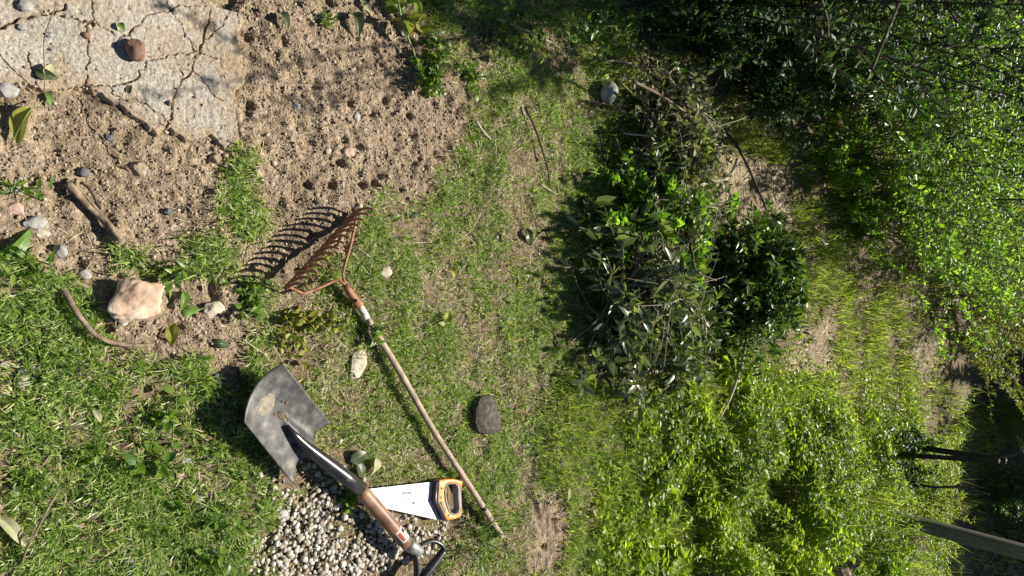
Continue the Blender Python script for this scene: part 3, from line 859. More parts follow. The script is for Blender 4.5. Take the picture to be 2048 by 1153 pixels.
def wob(c, ru, rv, ang, seed, n=26):
    rg = np.random.default_rng(seed); out = []
    for k in range(n):
        t = 2 * PI * k / n; r = 1 + rg.uniform(-.14, .14)
        a = ru * math.cos(t) * r; b = rv * math.sin(t) * r
        out.append((c[0] + a * math.cos(ang) - b * math.sin(ang), c[1] + (a * math.sin(ang) + b * math.cos(ang)) * .5))
    return out
blade_patch('dried_mud', M['mud'], wob((.10, .80), .36, .17, .1, 1), .0010)
for k, (c_, a, b) in enumerate([((-.02, .60), .10, .12), ((-.10, .52), .05, .09), ((.08, .66), .06, .05), ((-.38, .60), .05, .05), ((-.30, .66), .03, .03)]):
    blade_patch('soil_crust', M['mud_dark'], wob(c_, a, b, .5 * k, 7 + k, 16), .0022)
sock = [(at(575, 853, .066)), at(592, 873, .060), at(612, 893, .056), at(634, 911, .053), at(660, 931, .051), at(690, 954, .050), at(721, 979, .049)]
mb = MB(); mb.tube(sock, [.004, .0085, .0125, .0155, .0172, .0182, .0187], 20)
socket = mb.build('socket', M['black_tube'], rt, True)
W0, W1 = at(719, 977.5, .049), at(815, 1089, .048)
mb = MB()
tt = np.linspace(0, 1, 12)
mb.tube([W0 + (W1 - W0) * t for t in tt], .0172 + .0016 * np.sin(PI * tt), 24)
shaft = mb.build('shaft', M['handle_wood'], rt, True)
def band(P0, P1, t0, t1, r, a0, a1, name, m, parent, n=12):
    """a label wrapped round part of a round shaft; angles from straight up"""
    ax = (P1 - P0) / np.linalg.norm(P1 - P0)
    e1 = np.array([0, 0, 1.0]) - ax * ax[2]; e1 /= np.linalg.norm(e1); e2 = np.cross(ax, e1)
    g = []
    for t in np.linspace(t0, t1, 6):
        c_ = P0 + (P1 - P0) * t
        g.append([c_ + r * (math.cos(a) * e1 + math.sin(a) * e2) for a in np.linspace(a0, a1, n)])
    q = MB(); q.grid(np.array(g)); return q.build(name, m, parent, True)
st = band(W0, W1, .72, .90, .0185, -1.0, .6, 'sticker', M['white_paint'], shaft)
band(W0, W1, .745, .80, .0188, -.85, -.2, 'print', M['black_plastic'], st)
band(W0, W1, .745, .875, .0188, -.05, .45, 'print', M['red_print'], st)
F0, F1 = at(813, 1087, .048), at(842, 1106, .046)
mb = MB(); mb.tube([F0, F0 + (F1 - F0) * .35, F0 + (F1 - F0) * .8, F1], [.0178, .0175, .0145, .009], 18)
mb.build('ferrule', M['metal_grey'], rt, True)
g0, g1 = at(889, 1100, .050), at(818, 1192, .050)
def catm(P, n=8):
    P = np.array(P, float); out = []
    Q = np.concatenate([[2 * P[0] - P[1]], P, [2 * P[-1] - P[-2]]])
    for i in range(1, len(Q) - 2):
        for t in np.linspace(0, 1, n, endpoint=False):
            a, b, c_, d = Q[i - 1:i + 3]
            out.append(.5 * ((2 * b) + (c_ - a) * t + (2 * a - 5 * b + 4 * c_ - d) * t * t + (3 * b - 3 * c_ + d - a) * t ** 3))
    out.append(P[-1]); return np.array(out)
mb = MB(); mb.tube(catm([at(832, 1098, .046), at(846, 1088, .047), at(864, 1082, .048), at(880, 1088, .050), at(890, 1101, .050)]), .0062, 10, squash=1.35)
mb.build('fork_arm', M['black_tube'], rt, True)
mb = MB(); mb.tube(catm([at(828, 1102, .046), at(832, 1124, .047), at(833, 1150, .048), at(826, 1178, .050), at(817, 1192, .050)]), .0068, 10, squash=1.5)
mb.build('fork_arm', M['black_tube'], rt, True)
mb = MB(); tt = np.linspace(0, 1, 14)
mb.tube([g0 + (g1 - g0) * t for t in tt], .0105 + .0028 * np.sin(PI * tt), 18)
grip = mb.build('grip', M['black_plastic'], rt, True)

# --- rake lying teeth up
rt = thing('garden_rake', gp(690, 570), 'rusty bow rake lying teeth up with a long worn wooden handle', 'rake')
BZ = .040
E1, E2 = at(707, 428, .020), at(570, 578, .045)
bd = (E2 - E1) / np.linalg.norm(E2 - E1); bn = np.cross([0, 0, 1.0], bd)
mb = MB()
mid = [E1 + (E2 - E1) * t + np.array([0, 0, .004 * math.sin(PI * t)]) for t in np.linspace(0, 1, 14)]
rect = [(-.0035, -.0075), (.0035, -.0075), (.0035, .0075), (-.0035, .0075)]
g = np.array([[p + bn * a + np.array([0, 0, 1.0]) * b for a, b in rect + rect[:1]] for p in mid]); mb.grid(g)
mb.prism(g[0, :4], .0002); mb.prism(g[-1, :4], .0002)
mb.build('bar', M['rust'], rt)
def ztop(p, px):
    lo, hi = 0, .3
    for _ in range(40):
        m_ = (lo + hi) / 2
        if float(proj(p[0], p[1], m_)[0]) < px: lo = m_
        else: hi = m_
    return lo
h1, h2 = ztop(E1, 748), ztop(E2, 613)
for k in range(14):
    t = k / 13 * .985 + .0075
    p = E1 + (E2 - E1) * t
    zt_ = h1 + (h2 - h1) * t
    z_ = np.linspace(0, 1, 8)
    lean = np.array([-.011 * 1, .002, 0])
    P = np.array([p + np.array([0, 0, (zt_ - p[2]) * q]) + lean * math.sin(PI * .9 * q) for q in z_])
    mb = MB(); mb.tube(P, np.linspace(.0066, .0030, 8), 8, squash=.75)
    mb.build('tine', M['rust'], rt, True)
mb = MB(); mb.tube(catm([at(577, 574, .044), at(590, 580, .038), at(604, 587, .034), at(618, 584, .032), at(648, 572, .032), at(672, 561, .034), at(680, 562, .036), at(690, 571, .036), at(700, 586, .034)]), .0036, 9)
mb.build('bow_arm', M['rust'], rt, True)
mb = MB(); mb.tube(catm([at(704, 432, .022), at(711, 440, .022), at(709, 455, .024), at(701, 492, .032), at(690, 530, .032), at(686, 548, .034), at(688, 560, .036), at(693, 570, .036), at(702, 584, .034)]), .0036, 9)
mb.build('bow_arm', M['rust'], rt, True)
mb = MB(); S0, S1 = at(689, 570, .034), at(719, 612, .032)
mb.tube([S0, S0 + (S1 - S0) * .3, S0 + (S1 - S0) * .7, S1], [.0078, .0092, .0108, .0118], 16)
sk = mb.build('socket', M['rust'], rt, True)
sp_ = at(713, 602, .046); mb = MB(); mb.tube([sp_ - [0, 0, .004], sp_, sp_ + [0, 0, .003], sp_ + [0, 0, .004]], [.0042, .0042, .0040, .0025], 8)
mb.build('screw', M['black_tube'], sk)
hp = catm([at(717, 609, .031), at(752, 667, .030), at(800, 745, .030), at(860, 850, .029), at(900, 913, .028), at(940, 974, .026), at(975, 1029, .024), at(1004, 1074, .020)], 6)
hn = len(hp); hr = .0088 + .0012 * np.sin(np.linspace(0, 9, hn)) * .4
mb = MB(); mb.tube(hp[3:], hr[3:], 14); hd_ = mb.build('handle', M['pole_wood'], rt, True)
mb = MB(); mb.tube(hp[:4], hr[:4] + .0005, 14); mb.build('painted_end', M['white_paint'], hd_, True)
mb = MB(); mb.tube([hp[-9] + (hp[-8] - hp[-9]) * .2, hp[-9] + (hp[-8] - hp[-9]) * .75], .0104, 14); mb.build('band', M['black_plastic'], hd_, True)

# --- hand saw
ZS_ = .022
rt = thing('hand_saw', gp(860, 1000), 'hand saw with a shiny printed blade and orange handle beside the shovel shaft', 'saw')
top0, top1, bot1, bot0 = at(716, 981, ZS_), at(869, 964, ZS_), at(884, 1043, ZS_), at(716, 1006, ZS_)
out = [top0, top1, bot1]
nt_ = 52
td = (bot0 - bot1); inw = np.cross([0, 0, 1.0], td); inw /= np.linalg.norm(inw)
if inw @ (top0 - bot0) < 0: inw = -inw
for k in range(nt_):
    out.append(bot1 + td * ((k + .5) / nt_) + inw * .0034); out.append(bot1 + td * ((k + 1) / nt_))
mb = MB(); mb.prism(np.array(out), .0011)
sb = mb.build('blade', M['saw_steel'], rt)
def zc(x, y): return (700 + x / 4.948, 920 + y / 4.948)
def ring(outer, inner, f0, f1, ztop_, zbot, name, m, parent, n=72, rnd=.003):
    c_ = np.mean(inner, 0)
    def rad(poly, a):
        d = np.array([math.cos(a), math.sin(a)]); best = 0
        P = np.array(poly)
        for p, q in zip(P, np.roll(P, -1, 0)):
            e = q - p; den = d[0] * e[1] - d[1] * e[0]
            if abs(den) < 1e-9: continue
            w_ = p - c_
            t = (w_[0] * e[1] - w_[1] * e[0]) / den; s_ = (w_[0] * d[1] - w_[1] * d[0]) / den
            if t > 0 and -1e-6 <= s_ <= 1 + 1e-6: best = max(best, t)
        return best
    rows = []
    for k in range(n + 1):
        a = 2 * PI * k / n
        ro, ri = rad(outer, a), rad(inner, a)
        w0, w1 = ri + (ro - ri) * f0(a), ri + (ro - ri) * f1(a)
        P = []
        wd = max(w1 - w0, .2); e = min(.25 * wd, 3.0)
        for r_, z_ in ((w0, zbot), (w0, ztop_ - rnd), (w0 + e * .4, ztop_ - rnd * .3), (w0 + e, ztop_), (w1 - e, ztop_), (w1 - e * .4, ztop_ - rnd * .3), (w1, ztop_ - rnd), (w1, zbot), (w0, zbot)):
            q = c_ + r_ * np.array([math.cos(a), math.sin(a)])
            b = at(*q, ZS_); P.append([b[0], b[1], z_])
        rows.append(P)
    q = MB(); q.grid(np.array(rows)); return q.build(name, m, parent, True)
outer = [zc(*p) for p in ((848, 202), (930, 186), (1000, 184), (1060, 196), (1092, 208), (1080, 262), (1078, 330), (1084, 450), (1086, 530), (1062, 566), (1000, 584), (932, 592), (900, 540), (838, 402), (842, 300))]
inner = [zc(*p) for p in ((934, 262), (952, 236), (1018, 232), (1040, 262), (1040, 380), (1050, 460), (1046, 508), (1012, 527), (976, 514), (946, 440), (930, 340))]
def fr(a):
    d = math.cos(a)
    return .20 + .78 * ramp(d, .35, .75) 
hb = ring(outer, inner, lambda a: fr(a), lambda a: 1.0, ZS_ + .0115, ZS_ - .010, 'handle', M['orange'], rt)
ring(outer, inner, lambda a: 0.0, lambda a: min(1.03, fr(a) + .02), ZS_ + .0125, ZS_ - .011, 'grip', M['grey_rubber'], hb)
def flat(name, m, pts, z, th, parent, bev=.0008):
    q = MB(); q.prism(np.array([[*at(*zc(*p), ZS_)[:2], z] for p in pts]), th, bev); return q.build(name, m, parent)
flat('blade_clamp', M['black_plastic'], [(822, 212), (858, 200), (842, 402), (936, 592), (902, 597), (804, 402)], ZS_ + .0132, .024, hb)
flat('inlay', M['grey_rubber'], [(866, 408), (892, 404), (925, 480), (915, 520)], ZS_ + .0128, .002, hb, .0004)
for p in ((884, 275), (872, 362), (952, 540)):
    flat('screw', M['black_plastic'], [(p[0] + 7 * math.cos(k * PI / 4), p[1] + 9 * math.sin(k * PI / 4)) for k in range(8)], ZS_ + .0126, .003, hb, .0003)
# printing on the blade
def text(body, p0, p1, hpx, z, name, m, parent, fit=True):
    cu = bpy.data.curves.new(name, 'FONT'); cu.body = body; cu.resolution_u = 2; cu.offset = .04
    ob = bpy.data.objects.new(name, cu); C.objects.link(ob)
    me = bpy.data.meshes.new_from_object(ob.evaluated_get(bpy.context.evaluated_depsgraph_get()))
    bpy.data.objects.remove(ob)
    V = np.array([v.co[:] for v in me.vertices]); Fs = [tuple(p.vertices) for p in me.polygons]
    wv = V[:, 0].max()
    a, b = np.array(zc(*p0)), np.array(zc(*p1)); ex = (b - a) / wv
    dn = np.array([-(b - a)[1], (b - a)[0]]); dn = dn / np.linalg.norm(dn)
    hh = V[:, 1].max(); base = np.array(parent.parent.location)
    W_ = []
    for q in V:
        px_ = a + ex * q[0] - dn * (q[1] / hh) * hpx / 4.948
        g_ = at(*px_, ZS_); W_.append(np.array([g_[0], g_[1], z]) - base)
    me2 = bpy.data.meshes.new(name); me2.from_pydata(W_, [], Fs); me2.materials.append(m)
    o = bpy.data.objects.new(name, me2); C.objects.link(o); o.parent = parent; return o
zb = ZS_ + .0006
text('KOTTLER', (512, 345), (606, 338), 24, zb, 'printed_name', M['ink'], sb)
text('G E R M A N Y', (498, 368), (604, 362), 8, zb, 'printed_line', M['ink'], sb)
text('18"', (612, 441), (648, 437), 26, zb, 'printed_size', M['ink'], sb)
for k, (x0, x1, y_) in enumerate([(486, 560, 390), (565, 614, 384), (512, 585, 406), (500, 522, 429), (550, 606, 424), (560, 604, 438), (642, 672, 320)]):
    flat('printed_line', M['ink'], [(x0, y_ - 4), (x1, y_ - 7), (x1, y_ - 1), (x0, y_ + 2)], zb, .0004, sb, .0001)

# ------------------------------------------------------------------ stones
def m_stone(name, a, b_, c_, sc=40, bump=.5):
    return m_noise(name, [(.3, a), (.52, b_), (.72, c_)], sc, .9, bump, bscale=sc * 2.5, bdist=.004)
M['sandstone'] = m_stone('pink_sandstone', (.36, .25, .17), (.56, .42, .30), (.72, .60, .47), 22, .9)
M['brown_stone'] = m_stone('brown_stone', (.12, .07, .05), (.20, .12, .085), (.30, .20, .15), 40)
M['grey_stone'] = m_stone('grey_stone', (.18, .175, .165), (.31, .30, .28), (.44, .43, .40))
M['pale_stone'] = m_stone('pale_stone', (.30, .265, .205), (.44, .40, .32), (.56, .52, .43))
M['white_stone'] = m_stone('white_stone', (.32, .30, .27), (.46, .44, .40), (.58, .56, .51))
M['pink_stone'] = m_stone('pinkish_stone', (.30, .20, .15), (.46, .33, .26), (.58, .46, .38))
M['dark_stone'] = m_stone('dark_stone', (.06, .06, .065), (.13, .13, .135), (.24, .24, .24))
M['brick'] = m_stone('dark_brick', (.04, .033, .027), (.085, .072, .06), (.15, .13, .11), 60, 1.0)
def stone(px, py, wpx, hpx, zf, m, label, seed, sub=3, rot=0, planes=7, cat='stone', name='stone', group=None, sink=.3, amp=.22):
    p = gp(px, py)
    a = (px - 1024) / F
    Z_ = (CAM_H - p[2]) / (SP - a * CP)
    sx_, sy_ = hpx * Z_ / F, wpx * Z_ / F / .95
    hz = zf * min(sx_, sy_)
    V, Fc = rock_geo((sx_, sy_, hz), seed, sub, amp, planes)
    V = rotz(V, rot)
    mb = MB(); mb.add(V + p + [0, 0, hz * (.5 - sink)], [Fc])
    o = mb.build(name, M[m], smooth=sub > 3, loc=p)
    return T(o, label, cat, group)
stone(266, 596, 116, 88, .85, 'sandstone', 'big pinkish sandstone rock lying between the curved root and the rake', 5, 5, .4, 9, name='rock', cat='rock', sink=.15, amp=.16)
stone(268, 104, 34, 46, .9, 'brown_stone', 'rounded brown stone sitting on the cracked concrete', 6, 4, .3, 3, sink=.05, amp=.1)
stone(427, 620, 42, 34, .6, 'pale_stone', 'pale yellowish stone half buried beside the green leaf', 7, 4, .2)
stone(1206, 190, 34, 44, 1.1, 'grey_stone', 'smooth grey boulder at the shaded grass edge by the brush heap', 8, 4, .1, 3, sink=.1, amp=.08, name='boulder', cat='rock')
stone(770, 545, 27, 24, .5, 'pale_stone', 'white angular stone in the grass to the right of the rake head', 9, 3, .5)
stone(716, 727, 36, 64, .3, 'pale_stone', 'flat pale limestone slab sunk in the grass next to the rake handle', 10, 4, -.2, 6)
stone(261, 1128, 30, 30, .6, 'grey_stone', 'smooth grey and white pebble in the grass at the bottom edge', 11, 4, .6, 2, sink=.15, amp=.06)
stone(309, 1102, 22, 24, .8, 'grey_stone', 'small rough grey stone just above the smooth pebble', 12, 3, .2)
stone(12, 183, 40, 30, .8, 'grey_stone', 'light round stone, greyed for shade, at the left edge beside the concrete', 13, 4, .2, 3, sink=.1, amp=.08)  # a whitish stone; its shade is put into the grey
stone(30, 417, 28, 26, .7, 'pink_stone', 'pinkish angular stone at the left edge below the log', 14)
stone(70, 446, 42, 28, .6, 'grey_stone', 'speckled grey stone next to the pinkish stone', 15, 4, .1)
stone(40, 373, 26, 38, .5, 'pale_stone', 'pale flat stone behind a small weed near the left edge', 16)
stone(86, 467, 26, 20, .5, 'pale_stone', 'pale yellow stone touching the speckled grey stone', 17)
stone(120, 503, 24, 28, .8, 'grey_stone', 'rough grey stone alone on soil left of the sandstone rock', 18)
stone(168, 550, 28, 24, .9, 'grey_stone', 'light grey crusty stone casting shade just left of the sandstone rock', 19)
stone(246, 640, 20, 26, .8, 'white_stone', 'bluish white pebble under the sandstone rock', 20)
stone(82, 734, 34, 22, .6, 'pale_stone', 'upper pale stone of the pair at the left grass edge', 21)
stone(44, 764, 30, 34, .6, 'pale_stone', 'lower pale stone of the pair at the left grass edge', 22)
stone(8, 782, 24, 32, .6, 'pink_stone', 'rosy stone cut off by the left edge of the picture', 23)
stone(48, 742, 16, 16, .7, 'white_stone', 'small white pebble between the pair of pale stones', 24)
stone(10, 730, 20, 16, .7, 'pale_stone', 'small pale stone at the left edge above the rosy stone', 24)
stone(432, 765, 22, 36, .6, 'dark_stone', 'dark grey stone in the shadow of the shovel blade', 25)
stone(166, 345, 22, 22, .9, 'dark_stone', 'dark grey stone beside the upper end of the log', 26)
stone(218, 276, 16, 16, .9, 'dark_stone', 'small dark pebble on soil just below the concrete', 27)
stone(331, 264, 13, 12, .9, 'pale_stone', 'small pale pebble at the lower edge of the concrete', 28)
stone(335, 424, 16, 15, .9, 'dark_stone', 'small blue grey pebble on soil between log and rake shadow', 29)
stone(372, 921, 24, 16, .7, 'grey_stone', 'grey stone in the grass left of the shovel shadow', 30)
stone(362, 951, 20, 15, .7, 'pink_stone', 'rosy small stone in the grass below the grey one', 31)
stone(563, 1028, 24, 17, .8, 'white_stone', 'largest white cobble at the left edge of the gravel', 32, 4, .2, 3, amp=.06)
stone(592, 212, 18, 16, .8, 'white_stone', 'white pebble on bare soil right of the concrete', 33)
stone(713, 235, 13, 22, .6, 'white_stone', 'thin white chip on the bare soil', 34)
stone(656, 300, 12, 20, .6, 'pale_stone', 'pale chip on soil above the rake', 35)
stone(698, 305, 24, 22, .4, 'pink_stone', 'tan flat stone in the bare soil above the rake head', 36)
stone(172, 72, 15, 15, .8, 'brown_stone', 'brown chip on the crack of the concrete', 37)
stone(178, 54, 10, 10, .8, 'pink_stone', 'reddish chip at the top of the crack in the concrete', 38)
stone(50, 12, 26, 28, .6, 'grey_stone', 'grey stone at the top left corner on shaded concrete', 39)
stone(98, 70, 14, 12, .7, 'grey_stone', 'grey chip on shaded concrete near the long stalk', 42)
stone(44, 56, 16, 14, .7, 'grey_stone', 'largest of the grey chips in the soil filled crack', 43)
stone(807, 68, 16, 14, .7, 'grey_stone', 'grey stone in the shade by the tall broken stalk', 44)
# dark brick lying in the grass
pts = [(962, 794), (985, 791), (992, 808), (1004, 846), (1000, 864), (984, 870), (958, 866), (951, 846), (953, 818)]
b = gp(977, 832)
mb = MB(); mb.prism(np.array([at(*p, .020) for p in pts]), .04, .002)
o = mb.build('brick', M['brick'], loc=b)
T(o, 'broken dark brown brick lying in the short grass', 'brick')

# ------------------------------------------------------------------ sticks and stalks
def stick(name, pts, r0, r1, m, label, cat='stick', n=8, lumpy=0, parts=None, group=None):
    P = catm([gp(px, py) + np.array([0, 0, dz]) for px, py, dz in pts], 6)
    k = len(P); rad = np.linspace(r0, r1, k)
    if lumpy:
        rg = np.random.default_rng(len(pts) * 7 + int(pts[0][0]))
        rad = rad * (1 + lumpy * np.sin(np.arange(k) * 1.3 + rg.uniform(0, 6)) * .5 + rg.normal(0, lumpy * .3, k)); P = P + rg.normal(0, r0 * lumpy * .4, P.shape)
    mb = MB(); mb.tube(P, rad, n)
    o = mb.build(name, M[m], smooth=True, loc=P[0]); T(o, label, cat, group); return o, P
lg, P = stick('log', [(131, 368, .016), (160, 398, .015), (195, 432, .014), (222, 462, .013), (238, 480, .012)], 0.0080, .0070, 'log', 'short weathered log lying on soil with split bark', 'log', 14, .03)
mb = MB(); Q = catm([gp(148, 361) + [0, 0, .018], gp(150, 376) + [0, 0, .020], gp(172, 402) + [0, 0, .022], gp(206, 438) + [0, 0, .018], gp(238, 472) + [0, 0, .012]], 6)
mb.tube(Q, np.linspace(.0040, .0025, len(Q)), 8); mb.build('bark_strip', M['log'], lg, True)
mb = MB(); Q = catm([gp(160, 366) + [0, 0, .012], gp(178, 385) + [0, 0, .018], gp(196, 420) + [0, 0, .016]], 5)
mb.tube(Q, np.linspace(.0022, .0035, len(Q)), 7); mb.build('bark_strip', M['twig_dark'], lg, True)
stick('root', [(118, 578, .006), (128, 592, .026), (148, 628, .032), (176, 662, .030), (205, 680, .025), (240, 688, .020), (270, 691, .014), (304, 690, .008)], .0065, .0038, 'twig', 'curved pale brown root arching out of the grass below the rock', 'root', 10, .06)
stick('twig', [(38, 1130, .01), (50, 1085, .03), (70, 1045, .035), (90, 1010, .03), (112, 982, .015)], .0026, .0016, 'twig', 'thick dry stalk curving over the grass at the lower left', 'stick', 7)
stick('twig', [(40, 1120, .012), (54, 1070, .034), (62, 1045, .036), (84, 1020, .025)], .0014, .001, 'twig', 'thin dry stalk running along the thick one at the lower left', 'stick', 6)
stick('stalk', [(766, -20, .05), (770, 15, .06), (780, 52, .055), (795, 80, .045), (818, 118, .03), (838, 146, .012)], .0032, .0024, 'green_stem', 'long yellow green broken stalk leaning over the soil at the top', 'stalk', 8)
stick('twig', [(984, 42, .02), (1010, 58, .04), (1048, 78, .05), (1090, 100, .05), (1130, 125, .03)], .0034, .0014, 'twig_pale', 'pale bare branch over the shaded grass at the top', 'stick', 7)
stick('twig', [(1046, 215, .01), (1062, 262, .02), (1075, 300, .02), (1088, 340, .018), (1095, 372, .01)], .0038, .0024, 'twig_dark', 'dark twig lying in bright grass left of the brush heap', 'stick', 7)
stick('twig', [(947, 243, .01), (960, 266, .016), (978, 280, .008)], .0042, .0025, 'twig_pale', 'short split pale stick at the edge of the soil', 'stick', 7)
stick('twig', [(478, 676, .015), (498, 692, .02), (530, 711, .012)], .0014, .0012, 'twig_pale', 'thin white stalk in grass above the shovel blade', 'stick', 6)
stick('twig', [(1078, 370, .008), (1090, 378, .01), (1110, 390, .008)], .0024, .002, 'twig_pale', 'short pale twig end at the near edge of the brush heap', 'stick', 6)
stick('twig', [(1083, 480, .006), (1100, 474, .01), (1078, 448, .012)], .0024, .0018, 'twig_dark', 'dark hooked twig in the short grass by the heap', 'stick', 6)
stick('twig', [(90, 40, .10), (74, 95, .07), (78, 140, .05), (85, 195, .02)], .0012, .001, 'twig', 'long thin dry stalk lying over the shaded concrete', 'stick', 6)
stick('twig', [(20, 290, .01), (48, 235, .035), (80, 208, .03)], .0013, .001, 'green_stem', 'thin pale stalk across the curled yellow leaf', 'stick', 6)
stick('twig', [(165, 200, .006), (185, 248, .008), (215, 290, .006), (262, 345, .004)], .0012, .0009, 'twig', 'thin dark dry stalk trailing from concrete over the soil', 'stick', 6)
stick('twig', [(640, 1040, .02), (655, 1010, .03), (662, 980, .02)], .0016, .001, 'twig_dark', 'thin dark twig standing over the gravel by the shovel', 'stick', 6)
stick('twig', [(900, 490, .01), (930, 465, .02), (955, 430, .012), (965, 405, .006)], .001, .0008, 'twig_pale', 'thin bent dry stem on the grass between rake and heap', 'stick', 6)
stick('twig', [(1112, 517, .01), (1134, 537, .02), (1160, 540, .03), (1182, 556, .035)], .0038, .002, 'twig_pale', 'forked pale twig poking out of the near side of the heap', 'stick', 7)
stick('twig', [(1134, 537, .022), (1142, 572, .03), (1165, 615, .035), (1198, 660, .03), (1222, 697, .01)], .0030, .0014, 'twig', 'long curved twig along the near edge of the heap', 'stick', 7)
stick('twig', [(1150, 560, .03), (1160, 590, .04), (1185, 630, .04), (1215, 665, .02)], .0016, .001, 'twig_dark', 'thin dark twig beside the long curved twig', 'stick', 6)
stick('twig', [(1110, 860, .005), (1160, 790, .02), (1205, 725, .03), (1225, 690, .04)], .0012, .0008, 'twig_dark', 'very thin straight stem reaching from the heap into the grass', 'stick', 6)
stick('pole', [(1412, 235, .05), (1424, 262, .06), (1448, 312, .08), (1468, 362, .09), (1492, 425, .10)], .0075, .0048, 'twig_dark', 'long dark pole lying across the pale path behind the heap', 'pole', 9)
stick('pole', [(1424, 846, .02), (1440, 790, .05), (1455, 720, .07), (1462, 660, .08), (1480, 600, .10)], .0068, .0045, 'twig_pale', 'long pale pole sticking out of the lower end of the heap', 'pole', 9)
stick('pole', [(1464, 740, .02), (1472, 690, .04), (1486, 630, .06)], .0042, .003, 'twig_dark', 'thin dark pole lying parallel behind the pale pole', 'pole', 8)
stick('twig', [(1305, 870, .01), (1310, 820, .02), (1318, 770, .03)], .0040, .003, 'twig_dark', 'short dark stick in the grass below the heap', 'stick', 7)
stick('twig', [(1575, 742, .01), (1580, 765, .03), (1584, 790, .015)], .004, .003, 'green_stem', 'small green stem standing in the grass at the lower right of the heap', 'stick', 7)

# ------------------------------------------------------------------ single leaves
M['leaf_green'] = m_noise('fresh_leaf', [(.3, (.10, .19, .03)), (.7, (.19, .30, .06))], 40, .4, .15, spec=.45)
M['leaf_dark'] = m_noise('dull_leaf', [(.3, (.05, .075, .03)), (.7, (.10, .13, .06))], 40, .4, .15, spec=.5)
M['leaf_pale'] = m_noise('pale_dry_leaf', [(.3, (.36, .36, .19)), (.7, (.55, .54, .34))], 40, .6, .15)
M['leaf_yellow'] = m_noise('yellow_green_leaf', [(.3, (.24, .28, .04)), (.7, (.42, .42, .09))], 40, .5, .15)
M['leaf_brown'] = m_noise('brown_leaf', [(.3, (.16, .09, .05)), (.7, (.30, .18, .10))], 40, .6, .2)
for k in ('leaf_green', 'leaf_dark', 'leaf_pale', 'leaf_yellow', 'leaf_brown'):
    n_ = M[k].node_tree; b_ = n_.nodes['Principled BSDF']
    t_ = n_.nodes.new('ShaderNodeBsdfTranslucent'); n_.links.new(b_.inputs['Base Color'].links[0].from_socket, t_.inputs[0])
    m_ = n_.nodes.new('ShaderNodeMixShader'); m_.inputs[0].default_value = .35
    n_.links.new(b_.outputs[0], m_.inputs[1]); n_.links.new(t_.outputs[0], m_.inputs[2]); n_.links.new(m_.outputs[0], n_.nodes['Material Output'].inputs[0])
def leaf_grid(P, U, N, L, W, curl=.2, fold=.3, wave=.05, seed=0, nu=15, nv=9):
    rg = np.random.default_rng(seed)
    U = np.array(U, float); U /= np.linalg.norm(U); S = np.cross(N, U); S /= np.linalg.norm(S); N = np.cross(U, S)
    u = np.linspace(0, 1, nu)[:, None]; v = np.linspace(-1, 1, nv)[None]
    prof = np.sin(PI * np.clip(u, 0, 1) ** .8) ** .8
    ph = rg.uniform(0, 6)
    zz = fold * W * .5 * prof * np.abs(v) + wave * L * np.sin(u * 9 + ph + v) * np.abs(v) - curl * L * (u - .3) ** 2 * 2
    return np.array(P) + U * (L * u)[..., None] + S * (W * .5 * prof * v)[..., None] + N * zz[..., None]
def loose_leaf(px, py, L, W, ang, m, label, curl=.25, fold=.35, tilt=.2, up=.012, seed=1, group=None):
    """ang: heading in the picture, degrees clockwise from the picture's right"""
    p = gp(px, py)
    a = math.radians(ang)
    U = np.array([math.sin(a), math.cos(a), tilt]); rg = np.random.default_rng(seed + 100)
    N = np.array([rg.normal(0, .35), rg.normal(0, .35), 1])
    U /= np.linalg.norm(U)
    q = MB(); q.grid(leaf_grid(p + np.array([0, 0, up]) - U * L * .5, U, N, L, W, curl, fold, .03, seed))
    o = q.build('leaf', M[m], smooth=True, loc=p)
    return T(o, label, 'leaf', group)
loose_leaf(38, 250, .075, .034, 110, 'leaf_yellow', 'large curled yellow green leaf on soil at the left edge', .3, .6, .1, .02, 1)
loose_leaf(22, 505, .085, .040, 330, 'leaf_green', 'large folded green leaf at the left edge among the stones', .5, .5, .3, .022, 2)
loose_leaf(90, 152, .040, .020, 20, 'leaf_dark', 'darker of the two small leaves on the shaded concrete', .3, .5, .3, .012, 3)
loose_leaf(95, 143, .026, .018, 300, 'leaf_pale', 'pale small leaf touching the dark one on the concrete', .2, .3, .3, .014, 4)
loose_leaf(96, 200, .028, .016, 70, 'leaf_green', 'small green leaf where the concrete meets dark soil', .3, .5, .4, .012, 5)
loose_leaf(240, 56, .020, .014, 60, 'leaf_green', 'tiny bright green leaf on the concrete near the crack', .2, .5, .5, .010, 6)
loose_leaf(257, 180, .020, .011, 280, 'leaf_dark', 'tiny dull leaf on the concrete below the brown stone', .2, .3, .2, .006, 7)
loose_leaf(342, 208, .016, .010, 310, 'leaf_brown', 'tiny reddish leaf on the concrete', .2, .4, .5, .006, 8)
loose_leaf(564, 40, .040, .026, 60, 'leaf_dark', 'dark curled leaf on soil right of the concrete top', .5, .6, .6, .016, 9)
loose_leaf(706, 48, .060, .034, 75, 'leaf_dark', 'large dark curled leaf standing on the bare soil at the top', .5, .9, .5, .022, 10)
loose_leaf(728, 16, .055, .016, 50, 'leaf_pale', 'narrow pale dry leaf at the top edge', .1, .3, .2, .012, 11)
loose_leaf(364, 600, .042, .022, 100, 'leaf_green', 'upright green leaf left half of a pair by the pale stone', .4, .6, .5, .015, 12)
loose_leaf(378, 622, .044, .030, 20, 'leaf_green', 'broad bright green leaf with curled rim by the pale stone', .5, .3, .2, .014, 13)
loose_leaf(440, 688, .040, .020, 10, 'leaf_dark', 'dark folded leaf on soil above the shovel shadow', .6, .7, .2, .014, 14)
loose_leaf(340, 668, .050, .026, 100, 'leaf_yellow', 'yellow green leaf at the thin end of the root', .3, .4, .2, .014, 15)
